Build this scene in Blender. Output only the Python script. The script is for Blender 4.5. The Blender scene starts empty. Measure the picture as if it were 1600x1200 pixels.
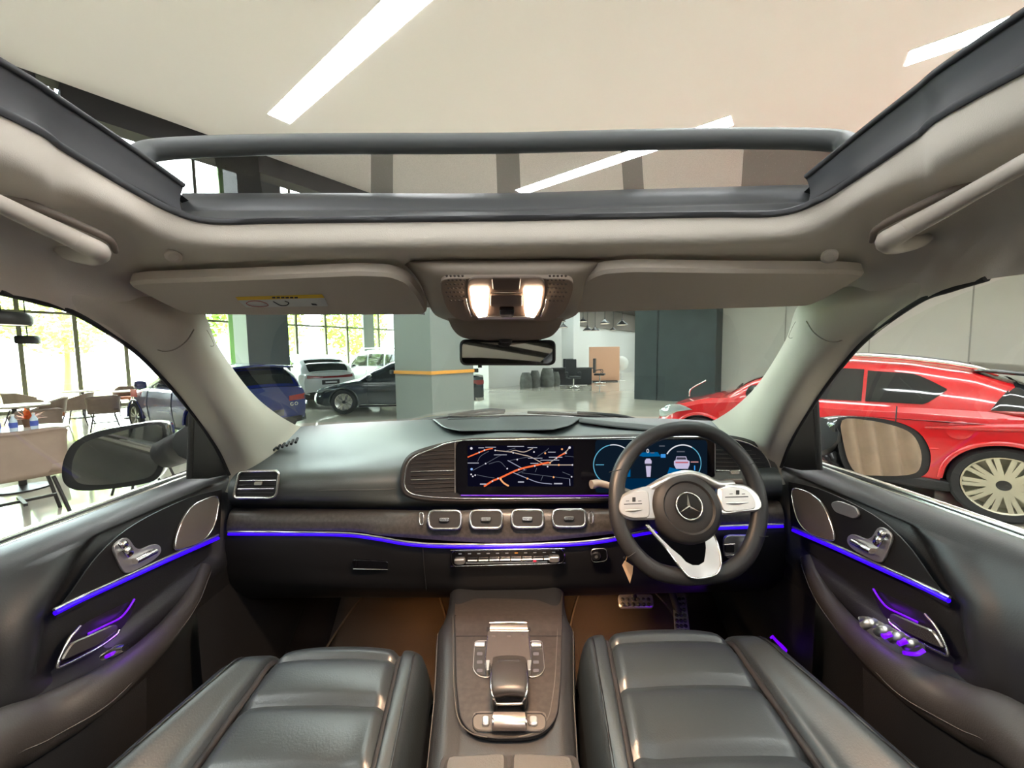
import bpy, bmesh, math, random
from mathutils import Vector as V, Matrix as MX
random.seed(4)
sc = bpy.context.scene
# ---------------------------------------------------------------- camera
EYE = V((0, 0, 1.55)); FPX = 600.0
PIT = math.atan(45 / 600); ROLL = math.radians(0.8)
cp, sp = math.cos(PIT), math.sin(PIT); cr_, sr_ = math.cos(ROLL), math.sin(ROLL)
R0, U0, F0 = V((1, 0, 0)), V((0, sp, cp)), V((0, cp, -sp))
RC = R0 * cr_ - U0 * sr_; UC = R0 * sr_ + U0 * cr_
cam = bpy.data.objects.new('camera', bpy.data.cameras.new('camera')); sc.collection.objects.link(cam)
cam.data.sensor_width = 36; cam.data.lens = 36 * FPX / 1600; cam.data.clip_start = 0.02; cam.data.clip_end = 300
m = MX.Identity(4)
for i in range(3):
    m[i][0] = RC[i]; m[i][1] = UC[i]; m[i][2] = -F0[i]; m[i][3] = EYE[i]
cam.matrix_world = m; sc.camera = cam
# ---------------------------------------------------------------- world, sun, exposure
sc.view_settings.view_transform = 'Standard'; sc.view_settings.look = 'None'
EXPO = 1.66; KG = 2 ** -EXPO
sc.view_settings.exposure = EXPO; sc.view_settings.gamma = 1.0
sc.cycles.use_denoising = True
sc.cycles.max_bounces = 10; sc.cycles.diffuse_bounces = 5; sc.cycles.glossy_bounces = 5
sc.cycles.transparent_max_bounces = 16; sc.cycles.transmission_bounces = 6
sc.cycles.sample_clamp_indirect = 6; sc.cycles.caustics_reflective = False; sc.cycles.caustics_refractive = False
w = bpy.data.worlds.new('World'); sc.world = w; w.use_nodes = True
nt = w.node_tree; bg = nt.nodes['Background']
tc = nt.nodes.new('ShaderNodeTexCoord'); ns = nt.nodes.new('ShaderNodeTexNoise'); ns.inputs['Scale'].default_value = 2.5
rp = nt.nodes.new('ShaderNodeValToRGB')
rp.color_ramp.elements[0].position = .35; rp.color_ramp.elements[0].color = (.78, .90, 1, 1)
rp.color_ramp.elements[1].position = .65; rp.color_ramp.elements[1].color = (1, 1, .96, 1)
nt.links.new(tc.outputs['Generated'], ns.inputs['Vector']); nt.links.new(ns.outputs['Fac'], rp.inputs['Fac'])
nt.links.new(rp.outputs['Color'], bg.inputs['Color']); bg.inputs['Strength'].default_value = 6.5
sun = bpy.data.objects.new('sun', bpy.data.lights.new('sun', 'SUN')); sc.collection.objects.link(sun)
sun.data.energy = 7; sun.data.angle = .03; sun.data.color = (1, .95, .85)
sun.rotation_euler = V((-.25, -.35, -1)).to_track_quat('-Z', 'Y').to_euler()
LAMP = 15.0

# ---------------------------------------------------------------- helpers
def ray(u, v):
    return RC * ((u - 800) / FPX) + UC * ((600 - v) / FPX) + F0
def P(u, v, d):
    r = ray(u, v); return EYE + r * (d / r.y)
def G(u, v, z=0.0):
    r = ray(u, v); return EYE + r * ((z - EYE.z) / r.z)
class Pl:
    def __init__(s, o, n): s.o = V(o); s.n = V(n).normalized()
    def pt(s, u, v, h=0.0):
        r = ray(u, v); t = (s.o + s.n * h - EYE).dot(s.n) / r.dot(s.n); return EYE + r * t
def pl3(a, b, c):
    n = (b - a).cross(c - a).normalized()
    if n.dot(EYE - a) < 0: n = -n
    return Pl(a, n)
def lin(c):
    return c / 12.92 if c <= .04045 else ((c + .055) / 1.055) ** 2.4
def rgb(r, g, b): return (lin(r / 255), lin(g / 255), lin(b / 255), 1)
MATS = {}
def mat(name, col, rough=.5, metal=0., spec=.5, emit=None, es=0., bump=0., bs=200., var=0., coat=0., coords='Object'):
    if name in MATS: return MATS[name]
    m = bpy.data.materials.new(name); m.use_nodes = True; nt = m.node_tree
    b = nt.nodes['Principled BSDF']
    b.inputs['Base Color'].default_value = col; b.inputs['Roughness'].default_value = rough
    b.inputs['Metallic'].default_value = metal; b.inputs['Specular IOR Level'].default_value = spec
    if coat: b.inputs['Coat Weight'].default_value = coat; b.inputs['Coat Roughness'].default_value = .04
    if emit: b.inputs['Emission Color'].default_value = emit; b.inputs['Emission Strength'].default_value = es * (KG if es < 2 else 1)
    if bump or var:
        t = nt.nodes.new('ShaderNodeTexCoord'); n = nt.nodes.new('ShaderNodeTexNoise')
        n.inputs['Scale'].default_value = bs; n.inputs['Detail'].default_value = 3
        nt.links.new(t.outputs[coords], n.inputs['Vector'])
        if bump:
            bp = nt.nodes.new('ShaderNodeBump'); bp.inputs['Strength'].default_value = bump; bp.inputs['Distance'].default_value = .001
            nt.links.new(n.outputs['Fac'], bp.inputs['Height']); nt.links.new(bp.outputs['Normal'], b.inputs['Normal'])
        if var:
            r = nt.nodes.new('ShaderNodeValToRGB')
            r.color_ramp.elements[0].color = tuple(c * (1 - var) for c in col[:3]) + (1,)
            r.color_ramp.elements[1].color = tuple(min(1, c * (1 + var)) for c in col[:3]) + (1,)
            r.color_ramp.elements[0].position = .35; r.color_ramp.elements[1].position = .65
            nt.links.new(n.outputs['Fac'], r.inputs['Fac']); nt.links.new(r.outputs['Color'], b.inputs['Base Color'])
    MATS[name] = m; return m
def glassmat(name, tint, refl=.06, gl_rough=0.0):
    m = bpy.data.materials.new(name); m.use_nodes = True; nt = m.node_tree; nt.nodes.clear()
    o = nt.nodes.new('ShaderNodeOutputMaterial'); mx = nt.nodes.new('ShaderNodeMixShader')
    t = nt.nodes.new('ShaderNodeBsdfTransparent'); t.inputs['Color'].default_value = tint
    g = nt.nodes.new('ShaderNodeBsdfGlossy'); g.inputs['Roughness'].default_value = gl_rough
    f = nt.nodes.new('ShaderNodeLayerWeight'); f.inputs['Blend'].default_value = .5
    pw = nt.nodes.new('ShaderNodeMath'); pw.operation = 'POWER'; pw.inputs[1].default_value = 5
    ml = nt.nodes.new('ShaderNodeMath'); ml.operation = 'MULTIPLY_ADD'; ml.inputs[1].default_value = .6; ml.inputs[2].default_value = refl
    nt.links.new(f.outputs['Facing'], pw.inputs[0]); nt.links.new(pw.outputs[0], ml.inputs[0]); nt.links.new(ml.outputs[0], mx.inputs[0])
    nt.links.new(t.outputs[0], mx.inputs[1]); nt.links.new(g.outputs[0], mx.inputs[2]); nt.links.new(mx.outputs[0], o.inputs[0])
    MATS[name] = m; return m
def meshmat(name, col, dens):
    m = bpy.data.materials.new(name); m.use_nodes = True; nt = m.node_tree; nt.nodes.clear()
    o = nt.nodes.new('ShaderNodeOutputMaterial'); mx = nt.nodes.new('ShaderNodeMixShader')
    t = nt.nodes.new('ShaderNodeBsdfTransparent'); d = nt.nodes.new('ShaderNodeBsdfDiffuse'); d.inputs['Color'].default_value = col
    tcn = nt.nodes.new('ShaderNodeTexCoord'); wv = nt.nodes.new('ShaderNodeTexNoise'); wv.inputs['Scale'].default_value = 900
    mr = nt.nodes.new('ShaderNodeMapRange'); mr.inputs['To Min'].default_value = dens - .12; mr.inputs['To Max'].default_value = dens + .12
    nt.links.new(tcn.outputs['Object'], wv.inputs['Vector']); nt.links.new(wv.outputs['Fac'], mr.inputs['Value'])
    nt.links.new(mr.outputs[0], mx.inputs[0]); nt.links.new(t.outputs[0], mx.inputs[1]); nt.links.new(d.outputs[0], mx.inputs[2])
    nt.links.new(mx.outputs[0], o.inputs[0]); MATS[name] = m; return m

def link(name, me, mt, parent=None, smooth=True):
    o = bpy.data.objects.new(name, me); sc.collection.objects.link(o)
    if mt is not None: me.materials.append(mt)
    if smooth:
        for p in me.polygons: p.use_smooth = True
    if parent is not None: o.parent = parent
    return o
def raw(name, vs, fs, mt, parent=None, smooth=True, angle=None):
    me = bpy.data.meshes.new(name); me.from_pydata([tuple(v) for v in vs], [], fs)
    bm = bmesh.new(); bm.from_mesh(me); bmesh.ops.recalc_face_normals(bm, faces=bm.faces); bm.to_mesh(me); bm.free()
    if smooth and angle is not None:
        for p in me.polygons: p.use_smooth = True
        me.set_sharp_from_angle(angle=math.radians(angle))
    return link(name, me, mt, parent, smooth)
def thing(name, label, cat, group=None, loc=(0, 0, 0), rz=0.0):
    o = bpy.data.objects.new(name, None); sc.collection.objects.link(o); o.empty_display_size = .05
    o.location = loc; o.rotation_euler = (0, 0, rz); o['label'] = label; o['category'] = cat
    if group: o['group'] = group
    return o
def tag(o, label=None, cat=None, group=None, kind=None):
    if label: o['label'] = label
    if cat: o['category'] = cat
    if group: o['group'] = group
    if kind: o['kind'] = kind
    return o
def copytree(o, parent=None):
    c = o.copy(); sc.collection.objects.link(c)
    if parent is not None: c.parent = parent
    for ch in list(o.children): copytree(ch, c)
    return c
def CR(pts, n, closed=False):
    pts = [V(p) for p in pts]; k = len(pts)
    if k == 2: return [pts[0].lerp(pts[1], i / (n - 1)) for i in range(n)]
    out = []
    segs = k if closed else k - 1
    for i in range(n):
        t = i / (n if closed else n - 1) * segs; j = min(int(t), segs - 1); f = t - j
        if closed: a, b, c, d = pts[(j - 1) % k], pts[j % k], pts[(j + 1) % k], pts[(j + 2) % k]
        else:
            b, c = pts[j], pts[j + 1]; a = pts[j - 1] if j > 0 else b * 2 - c; d = pts[j + 2] if j + 2 < k else c * 2 - b
        out.append(.5 * ((2 * b) + (c - a) * f + (2 * a - 5 * b + 4 * c - d) * f * f + (3 * b - a - 3 * c + d) * f ** 3))
    return out
def surf(name, rows, mt, parent=None, nu=32, nv=24, thick=0., lv=False, off=1.0):
    rs = [CR(r, nu) for r in rows]
    if not lv:
        cols = [CR([r[i] for r in rs], nv) for i in range(nu)]
        g = [[cols[i][j] for i in range(nu)] for j in range(nv)]
    else: g = rs
    vs = [p for r in g for p in r]; R = len(g)
    fs = [(j * nu + i, j * nu + i + 1, (j + 1) * nu + i + 1, (j + 1) * nu + i) for j in range(R - 1) for i in range(nu - 1)]
    o = raw(name, vs, fs, mt, parent)
    if thick:
        md = o.modifiers.new('s', 'SOLIDIFY'); md.thickness = thick; md.offset = off
    return o
def tube(name, pts, r, mt, parent=None, n=None, closed=False, seg=10, sq=1.0, up=None, cap=True):
    """sweep an ellipse (radius r along the binormal, r*sq along 'up')"""
    n = n or max(8, len(pts) * 5)
    c = CR(pts, n, closed) if len(pts) > 2 else [V(pts[0]).lerp(V(pts[1]), i / 3) for i in range(4)]
    n = len(c)
    rr = r if isinstance(r, (list, tuple)) else [r]
    def rad(i):
        t = i / (n - 1) * (len(rr) - 1); j = min(int(t), max(0, len(rr) - 2)); 
        return rr[0] if len(rr) == 1 else rr[j] * (1 - (t - j)) + rr[j + 1] * (t - j)
    vs = []; prev = None
    for i in range(n):
        a = c[(i - 1) % n] if (closed or i > 0) else c[i]; b = c[(i + 1) % n] if (closed or i < n - 1) else c[i]
        t = (b - a).normalized()
        if up is not None: w_ = (V(up) - t * V(up).dot(t)).normalized()
        elif prev is None:
            q = V((0, 0, 1)) if abs(t.z) < .9 else V((0, 1, 0)); w_ = (q - t * q.dot(t)).normalized()
        else: w_ = (prev - t * prev.dot(t)).normalized()
        prev = w_; s_ = t.cross(w_)
        for k in range(seg):
            an = 2 * math.pi * k / seg; vs.append(c[i] + s_ * math.cos(an) * rad(i) + w_ * math.sin(an) * rad(i) * sq)
    fs = []
    for i in range(n if closed else n - 1):
        i2 = (i + 1) % n
        for k in range(seg): fs.append((i * seg + k, i * seg + (k + 1) % seg, i2 * seg + (k + 1) % seg, i2 * seg + k))
    if not closed and cap: fs.append(tuple(range(seg))[::-1]); fs.append(tuple((n - 1) * seg + k for k in range(seg)))
    return raw(name, vs, fs, mt, parent, angle=60)
def rnd(pts, r, n=5):
    """round the corners of a polygon of 3-D or 2-D points"""
    pts = [V(p) for p in pts]; out = []; k = len(pts)
    for i in range(k):
        p, a, b = pts[i], pts[i - 1], pts[(i + 1) % k]
        da, db = (a - p), (b - p); ra = min(r, da.length * .45); rb = min(r, db.length * .45)
        A = p + da.normalized() * ra; B = p + db.normalized() * rb
        for j in range(n + 1):
            t = j / n; out.append(A * (1 - t) ** 2 + p * 2 * t * (1 - t) + B * t * t)
    return out
def plate(name, pts, nrm, thick, mt, parent=None, bev=0.):
    """flat outline pts, extruded by thick along nrm (towards the viewer)"""
    nrm = V(nrm).normalized(); bm = bmesh.new()
    vs = [bm.verts.new(p) for p in pts]; f = bm.faces.new(vs); f.normal_update()
    if f.normal.dot(nrm) < 0: f.normal_flip()
    ex = bmesh.ops.extrude_face_region(bm, geom=[f]); fv = [x for x in ex['geom'] if isinstance(x, bmesh.types.BMVert)]
    bmesh.ops.translate(bm, verts=fv, vec=nrm * (thick - bev))
    ff = [x for x in ex['geom'] if isinstance(x, bmesh.types.BMFace)][0]; ff.normal_update()
    if bev:
        bmesh.ops.inset_individual(bm, faces=[ff], thickness=bev, depth=bev if ff.normal.dot(nrm) > 0 else -bev)
    bmesh.ops.recalc_face_normals(bm, faces=bm.faces)
    me = bpy.data.meshes.new(name); bm.to_mesh(me); bm.free()
    for p in me.polygons: p.use_smooth = True
    me.set_sharp_from_angle(angle=math.radians(35))
    return link(name, me, mt, parent, smooth=True)
def box(name, c, s, mt, parent=None, rz=0., bev=0., ax=None):
    """box of full size s centred at c; ax = optional 3 axes"""
    c = V(c); X, Y, Z = ax or (V((math.cos(rz), math.sin(rz), 0)), V((-math.sin(rz), math.cos(rz), 0)), V((0, 0, 1)))
    vs = [c + X * (s[0] / 2 * i) + Y * (s[1] / 2 * j) + Z * (s[2] / 2 * k) for i in (-1, 1) for j in (-1, 1) for k in (-1, 1)]
    fs = [(0, 1, 3, 2), (4, 6, 7, 5), (0, 4, 5, 1), (2, 3, 7, 6), (0, 2, 6, 4), (1, 5, 7, 3)]
    o = raw(name, vs, fs, mt, parent, smooth=False)
    if bev:
        md = o.modifiers.new('b', 'BEVEL'); md.width = bev; md.segments = 2; md.limit_method = 'NONE'
    return o
def lathe(name, prof, mt, parent=None, o=(0, 0, 0), axis=(0, 0, 1), seg=32, cap=False):
    """prof: (radius, height) list along axis"""
    o = V(o); A = V(axis).normalized(); q = V((1, 0, 0)) if abs(A.x) < .9 else V((0, 1, 0)); X = (q - A * q.dot(A)).normalized(); Y = A.cross(X)
    vs = [o + A * h + (X * math.cos(2 * math.pi * k / seg) + Y * math.sin(2 * math.pi * k / seg)) * r for r, h in prof for k in range(seg)]
    fs = [(i * seg + k, i * seg + (k + 1) % seg, (i + 1) * seg + (k + 1) % seg, (i + 1) * seg + k) for i in range(len(prof) - 1) for k in range(seg)]
    if cap: fs.append(tuple(range(seg))[::-1]); fs.append(tuple((len(prof) - 1) * seg + k for k in range(seg)))
    return raw(name, vs, fs, mt, parent, angle=40)
def join(name, objs, parent=None):
    """merge freshly built meshes of one material into one mesh"""
    bm = bmesh.new()
    for o in objs: bm.from_mesh(o.data)
    me = bpy.data.meshes.new(name); bm.to_mesh(me); bm.free()
    mt = objs[0].data.materials[0] if objs[0].data.materials else None
    for o in objs:
        d = o.data; bpy.data.objects.remove(o); bpy.data.meshes.remove(d)
    r = bpy.data.objects.new(name, me); sc.collection.objects.link(r)
    if mt: me.materials.append(mt)
    r.parent = parent; return r
def text(name, s, o, X, Y, size, mt, parent=None, ext=.0002):
    cu = bpy.data.curves.new(name, 'FONT'); cu.body = s; cu.size = size; cu.align_x = 'CENTER'; cu.align_y = 'CENTER'; cu.extrude = ext
    t = bpy.data.objects.new(name, cu); sc.collection.objects.link(t)
    dg = bpy.context.evaluated_depsgraph_get(); me = bpy.data.meshes.new_from_object(t.evaluated_get(dg))
    bpy.data.objects.remove(t); X = V(X).normalized(); Y = V(Y).normalized(); Z = X.cross(Y)
    M = MX(((X.x, Y.x, Z.x, o[0]), (X.y, Y.y, Z.y, o[1]), (X.z, Y.z, Z.z, o[2]), (0, 0, 0, 1)))
    me.transform(M); me.materials.clear(); return link(name, me, mt, parent, smooth=False)

# ---------------------------------------------------------------- materials
LEA = mat('black_leather', (.017, .018, .020, 1), .42, spec=.55, bump=.25, bs=500)
SEAT = mat('seat_leather', (.024, .031, .036, 1), .36, spec=.7, bump=.3, bs=350)
DASHT = mat('dash_top_sheen_leather', (.055, .064, .063, 1), .45, spec=.7, bump=.3, bs=500)  # grey-green windshield reflection is mixed into the base colour
PLAS = mat('black_soft_plastic', (.009, .009, .010, 1), .5, spec=.4, bump=.15, bs=600)
DARK = mat('dark_trim', (.012, .012, .013, 1), .6)
GLOSS = mat('piano_black', (.006, .006, .008, 1), .08, spec=.6)
WOOD = mat('dark_open_pore_wood', (.05, .046, .043, 1), .38, spec=.5, bump=.3, bs=120, var=.25)
HEAD = mat('headliner_fabric', rgb(214, 206, 195), .9, spec=.1, bump=.3, bs=900)
PILF = mat('pillar_fabric', rgb(205, 198, 184), .85, spec=.15, bump=.3, bs=900)
HEADP = mat('grey_beige_plastic', rgb(196, 187, 176), .55, spec=.4)
HEADD = mat('grille_beige', rgb(112, 100, 90), .6)
CHR = mat('chrome', (.82, .8, .78, 1), .18, metal=1)
SATIN = mat('satin_silver', (.62, .61, .6, 1), .32, metal=.9)
ALU = mat('brushed_aluminium', (.55, .54, .54, 1), .38, metal=.85, bump=.2, bs=300)
FRAMEG = mat('grey_rubber_frame', rgb(66, 67, 70), .55, spec=.3)
RUB = mat('rubber', (.02, .02, .02, 1), .7)
CARP = mat('carpet', (.014, .010, .008, 1), .95, spec=.05, bump=.8, bs=700, var=.3)
BLUEL = mat('ambient_blue_light', (.02, 0, .3, 1), .4, emit=(.03, 0.0, 1, 1), es=1.25)
VIOL = mat('violet_light', (.1, 0, .4, 1), .4, emit=(.16, 0.0, 1, 1), es=1.1)
WARM = mat('map_lamp_lens', (1, .9, .8, 1), .4, emit=(1, .72, .5, 1), es=9)
STITCH = mat('stitching', (.09, .085, .08, 1), .8)
MIRR = mat('mirror_glass', (.85, .86, .85, 1), .02, metal=1)
SCR = mat('screen_glass', (.003, .003, .005, 1), .12, spec=.3)
def glow(name, r, g, b, s=1.0): return mat(name, (.0, .0, .0, 1), .6, spec=.0, emit=(r, g, b, 1), es=s)
WS = glassmat('windshield_glass', (.80, .91, .86, 1), .045)
SG = glassmat('side_window_glass', (.93, .97, .93, 1), .03)
WG = glassmat('showroom_glass', (.93, .98, .95, 1), .06)
TG = mat('tinted_car_glass', (.012, .014, .016, 1), .05, spec=.8)
XC = -.022
def mx(p): return V((2 * XC - p.x, p.y, p.z))
def sid(p, s): return V(p) if s < 0 else mx(V(p))
# ================================================================ SHOWROOM
CH = 3.95; KS = (CH - 1.55) / 3.1
E1 = V((.789, -.614, 0)).normalized(); E2 = V((.614, .789, 0)).normalized()
def W(a, b, z=0.): return E1 * a + E2 * b + V((0, 0, z))
AX = (E1, E2, V((0, 0, 1))); RZ = math.atan2(E1.y, E1.x)
def wbox(name, a0, a1, b0, b1, z0, z1, mt, parent=None, bev=0.):
    return box(name, W((a0 + a1) / 2, (b0 + b1) / 2, (z0 + z1) / 2), (abs(a1 - a0), abs(b1 - b0), z1 - z0), mt, parent, ax=AX, bev=bev)
FLOORM = mat('polished_floor', rgb(198, 190, 175), .07, spec=.6, var=.06, bs=1.2)
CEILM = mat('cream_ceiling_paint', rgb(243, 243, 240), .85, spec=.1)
WALLG = mat('grey_wall_panel', rgb(196, 196, 192), .5, spec=.3, var=.03, bs=.7)
WALLW = mat('white_wall', rgb(225, 225, 222), .7)
COLG = mat('grey_column_paint', rgb(138, 144, 141), .45, spec=.4)
COLD = mat('dark_green_grey_paint', rgb(58, 66, 68), .5, spec=.3, var=.08, bs=1.5)
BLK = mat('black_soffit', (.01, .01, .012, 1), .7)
MUL = mat('bronze_mullion', rgb(120, 118, 96), .4, metal=.4)
tag(box('floor', W(-2, 8, -.1), (44, 60, .2), FLOORM, ax=AX), kind='structure')
# atrium floor strip is greener from the planting outside
tag(wbox('ceiling', -5.19, 16, -16, 13.9, CH, CH + .15, CEILM), kind='structure')
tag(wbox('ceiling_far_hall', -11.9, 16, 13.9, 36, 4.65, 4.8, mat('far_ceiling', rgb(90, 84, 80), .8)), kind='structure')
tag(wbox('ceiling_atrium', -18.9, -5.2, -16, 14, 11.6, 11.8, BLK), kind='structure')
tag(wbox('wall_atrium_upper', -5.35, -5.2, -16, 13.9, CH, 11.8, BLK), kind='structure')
def onplane(u, v, a):
    r = ray(u, v); t = (a - EYE.dot(E1)) / r.dot(E1); return EYE + r * t
GA0 = onplane(54, 120, -5.3).dot(E2); GA1 = onplane(91, 130, -5.3).dot(E2)
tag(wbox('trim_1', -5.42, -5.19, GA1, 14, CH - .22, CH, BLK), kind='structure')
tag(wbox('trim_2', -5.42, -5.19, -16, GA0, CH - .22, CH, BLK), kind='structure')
sp_ = thing('spotlight', 'small dark spotlight hanging in the bright gap beside the black soffit', 'spotlight', loc=W(-5.45, (GA0 + GA1) / 2, CH - .14))
lathe('spotlight_body', [(0, -.05), (.025, -.05), (.03, .04), (0, .04)], BLK, sp_, o=(0, 0, -.02), axis=(.3, .1, 1), seg=12)
tube('spotlight_arm', [(0, 0, 0), (.03, .0, .06), (.2, 0, .14)], .01, BLK, sp_)
tag(wbox('wall_right', -2.25, 16, 13.83, 14.0, 0, 4.8, WALLG), kind='structure')
for i, a in enumerate((-.62, 1.2, 2.95, 4.72, 6.5, 8.3)):
    tag(wbox('trim_%d' % (i + 3), a - .012, a + .012, 13.815, 13.84, 0, 4.65, mat('panel_joint', rgb(150, 150, 146), .6)), kind='structure')
tag(wbox('wall_right_end', 16, 16.2, -16, 14, 0, 4.65, WALLG), kind='structure')
tag(wbox('wall_back', -18.9, 16, -16.2, -16, 0, 11.6, WALLW), kind='structure')
tag(wbox('wall_dark_pier', -4.71, -2.25, 12.83, 13.85, 0, 4.65, COLD), kind='structure')
tag(wbox('trim_9', -3.98, -3.96, 12.815, 12.835, 0, 4.65, BLK), kind='structure')
tag(wbox('wall_far_left', -12.0, -11.8, 13.5, 36, 0, 4.65, WALLW), kind='structure')
tag(wbox('wall_far_bulkhead', -11.8, -11.6, 20.6, 36, 3.35, 4.65, mat('bulkhead_brown', rgb(120, 112, 104), .8)), kind='structure')
tag(wbox('wall_far_end', -12, -2, 35.8, 36, 0, 4.65, WALLW), kind='structure')
tag(wbox('wall_far_side', -2.4, -2.25, 14, 36, 0, 4.65, WALLW), kind='structure')
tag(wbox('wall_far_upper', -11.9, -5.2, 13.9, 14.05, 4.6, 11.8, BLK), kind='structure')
DKW = mat('dark_brown_wall', rgb(62, 50, 44), .6, var=.1, bs=1)
tag(wbox('wall_left_rear', -18.8, -18.6, -16, -2.3, 0, 11.6, DKW), kind='structure')
tag(wbox('wall_left_partition', -10.2, -10.0, -16, -4.5, 0, 4.2, DKW), kind='structure')
tag(wbox('wall_far_return', -18.9, -11.8, 13.4, 13.6, 0, 11.6, WALLW), kind='structure')
# far clerestory window and pillar
c_ = G(892, 596.5, 0)
tag(box('wall_far_pillar', (c_.x, c_.y, 2.3), (.75, .75, 4.65), WALLW, rz=RZ), kind='structure')
tag(wbox('window_11', -11.79, -11.76, 16.2, 18.6, 3.5, 4.5, mat('far_window_sky', rgb(150, 200, 210), .3, emit=(.45, .8, .85, 1), es=.7)), kind='structure')
# columns
def column(name, ca, cb, s, z, mt, lab):
    t = thing(name, lab, 'column', loc=W(ca, cb))
    o = box('column_shaft', (0, 0, z / 2), (s, s, z), mt, t, bev=.006, ax=AX); return t
k1 = V((-1.25, 6.0, 0)); ca, cb = k1.dot(E1) - .49, k1.dot(E2) + .48
cg = column('concrete_column', ca, cb, .95, CH, COLG, 'broad grey column with an orange band, centre of the windscreen view')
cd = column('concrete_column', V((-6.75, 10.45, 0)).dot(E1), V((-6.75, 10.45, 0)).dot(E2), .98, 11.6, mat('dark_grey_column_paint', rgb(108, 116, 120), .5), 'dark grey column behind the blue hatchback, before the bright glass wall')
# orange strap around the column
zb = 1.29; h = .49
st = thing('ratchet_strap', 'orange strap wrapped around the broad grey column', 'strap', loc=W(ca, cb, zb))
ORG = mat('orange_webbing', rgb(235, 165, 70), .5, bump=.3, bs=300)
pts = [E1 * x + E2 * y for x, y in ((-h, -h), (h, -h), (h, h), (-h, h))]
for i in range(4):
    a, b = pts[i], pts[(i + 1) % 4]; d = (b - a).normalized(); n_ = V((d.y, -d.x, 0)) * .008
    box('strap_side', (a + b) / 2 + n_, ((b - a).length + .02, .01, .055), ORG, st, ax=(d, V((-d.y, d.x, 0)), V((0, 0, 1))), bev=.002)
for i in (0, 2):
    p = pts[i] * 1.03; box('strap_clamp', p, (.07, .07, .07), BLK, st, rz=RZ, bev=.008)
# glass wall
gw = 0
FR = MUL
bs = [.1 + 1.12 * n for n in range(-13, 5)] + [5.55, 7.35, 7.95, 9.3, 10.4, 11.6, 12.2, 13.4]
for i in range(len(bs) - 1):
    b0, b1 = bs[i], bs[i + 1]
    if b0 < -2.5: continue
    t = bpy.data.objects.new('window_%d' % (i + 1), None); sc.collection.objects.link(t); t['kind'] = 'structure'
    wd = .2 if abs(b0 - 5.55) < .01 else (.3 if abs(b0 - 11.6) < .01 else .05)
    mm = mat('green_grey_pier', rgb(150, 200, 120), .6) if abs(b0 - 5.55) < .01 else (COLG if abs(b0 - 11.6) < .01 else FR)
    wbox('window_mullion', -18.78, -18.62, b0 - wd, b0 + wd, 0, 11.6, mm, t)
    wbox('window_transom', -18.74, -18.66, b0 + wd, b1 - .05, 3.02, 3.1, FR, t)
    wbox('window_transom', -18.74, -18.66, b0 + wd, b1 - .05, 5.8, 5.9, FR, t)
    wbox('window_sill', -18.76, -18.64, b0 + wd, b1 - .05, 0, .1, FR, t)
    for z0, z1 in ((.1, 3.02), (3.1, 5.8), (5.9, 11.6)):
        p = [W(-18.7, b0 + wd, z0), W(-18.7, b1 - .05, z0), W(-18.7, b1 - .05, z1), W(-18.7, b0 + wd, z1)]
        raw('window_pane', p, [(0, 1, 2, 3)], WG, t, smooth=False)
# curtains behind the car
CUR = mat('beige_curtain', rgb(150, 128, 110), .8, var=.1, bs=3)
def curtain(name, p0, p1, z1, lab, amp=.07, wl=.28):
    p0 = V(p0); p1 = V(p1); L = (p1 - p0).length; n = int(L / wl * 8); d = (p1 - p0) / L; q = V((-d.y, d.x, 0)); vs = []
    for z in (0.02, z1):
        for i in range(n + 1):
            t = i / n * L; vs.append(p0 + d * t + q * (amp * math.sin(2 * math.pi * t / wl) + .03 * math.sin(t * 3.1)) + V((0, 0, z)))
    fs = [(i, i + 1, n + 2 + i, n + 1 + i) for i in range(n)]
    o = raw(name, vs, fs, CUR); return tag(o, lab, 'curtain')
curtain('floor_length_curtain', (2.5, -5.2, 0), (13, -3.0, 0), 4.6, 'beige floor-length curtain seen in the driver side mirror')
# ceiling lamps
LM = mat('lamp_diffuser', (1, 1, 1, 1), .5, emit=(.95, .98, 1, 1), es=LAMP)
LF = mat('lamp_frame_white', rgb(240, 238, 232), .5)
def lamp(a0, b, L=3.3, lab=''):
    a0 *= KS; b *= KS; L *= KS
    t = thing('ceiling_light', lab, 'ceiling light', 'long linear ceiling lights', loc=W(a0 + L / 2, b, CH))
    box('lamp_housing', (0, 0, .0), (L + .03, .225, .006), LF, t, ax=AX)
    box('lamp_diffuser', (0, 0, -.004), (L, .20, .003), LM, t, ax=AX)
lamp(-5.55, 2.3, lab='long white ceiling light above the open sunroof, ending left of centre')
lamp(-4.5, 6.1, 3.55, lab='long white ceiling light crossing the mesh wind deflector')
lamp(.7, 6.05, lab='long white ceiling light at the top right above the roof rail')
for a0, b in ((5.9, 6.1), (-.35, 2.3), (4.85, 2.3), (11.1, 6.1), (10, 2.3), (-4.5, -1.5), (.7, -1.5), (5.9, -1.5), (-5.55, -5.3), (-.35, -5.3), (4.85, -5.3), (-4.5, -9.1), (.7, -9.1),
              (-5.55, 9.9), (-.35, 9.9), (4.85, 9.9), (10, 6.1), (10, -1.5), (10, 9.9)):
    lamp(a0, b, lab='long white ceiling light beyond the edge of the sunroof opening')
for i, b in enumerate((-3.2, -4.4, -6.2, -7.4)):
    tag(wbox('trim_%d' % (20 + i), -6.6, 12, b, b + .28, CH - .12, CH + .01, BLK), kind='structure')
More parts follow.
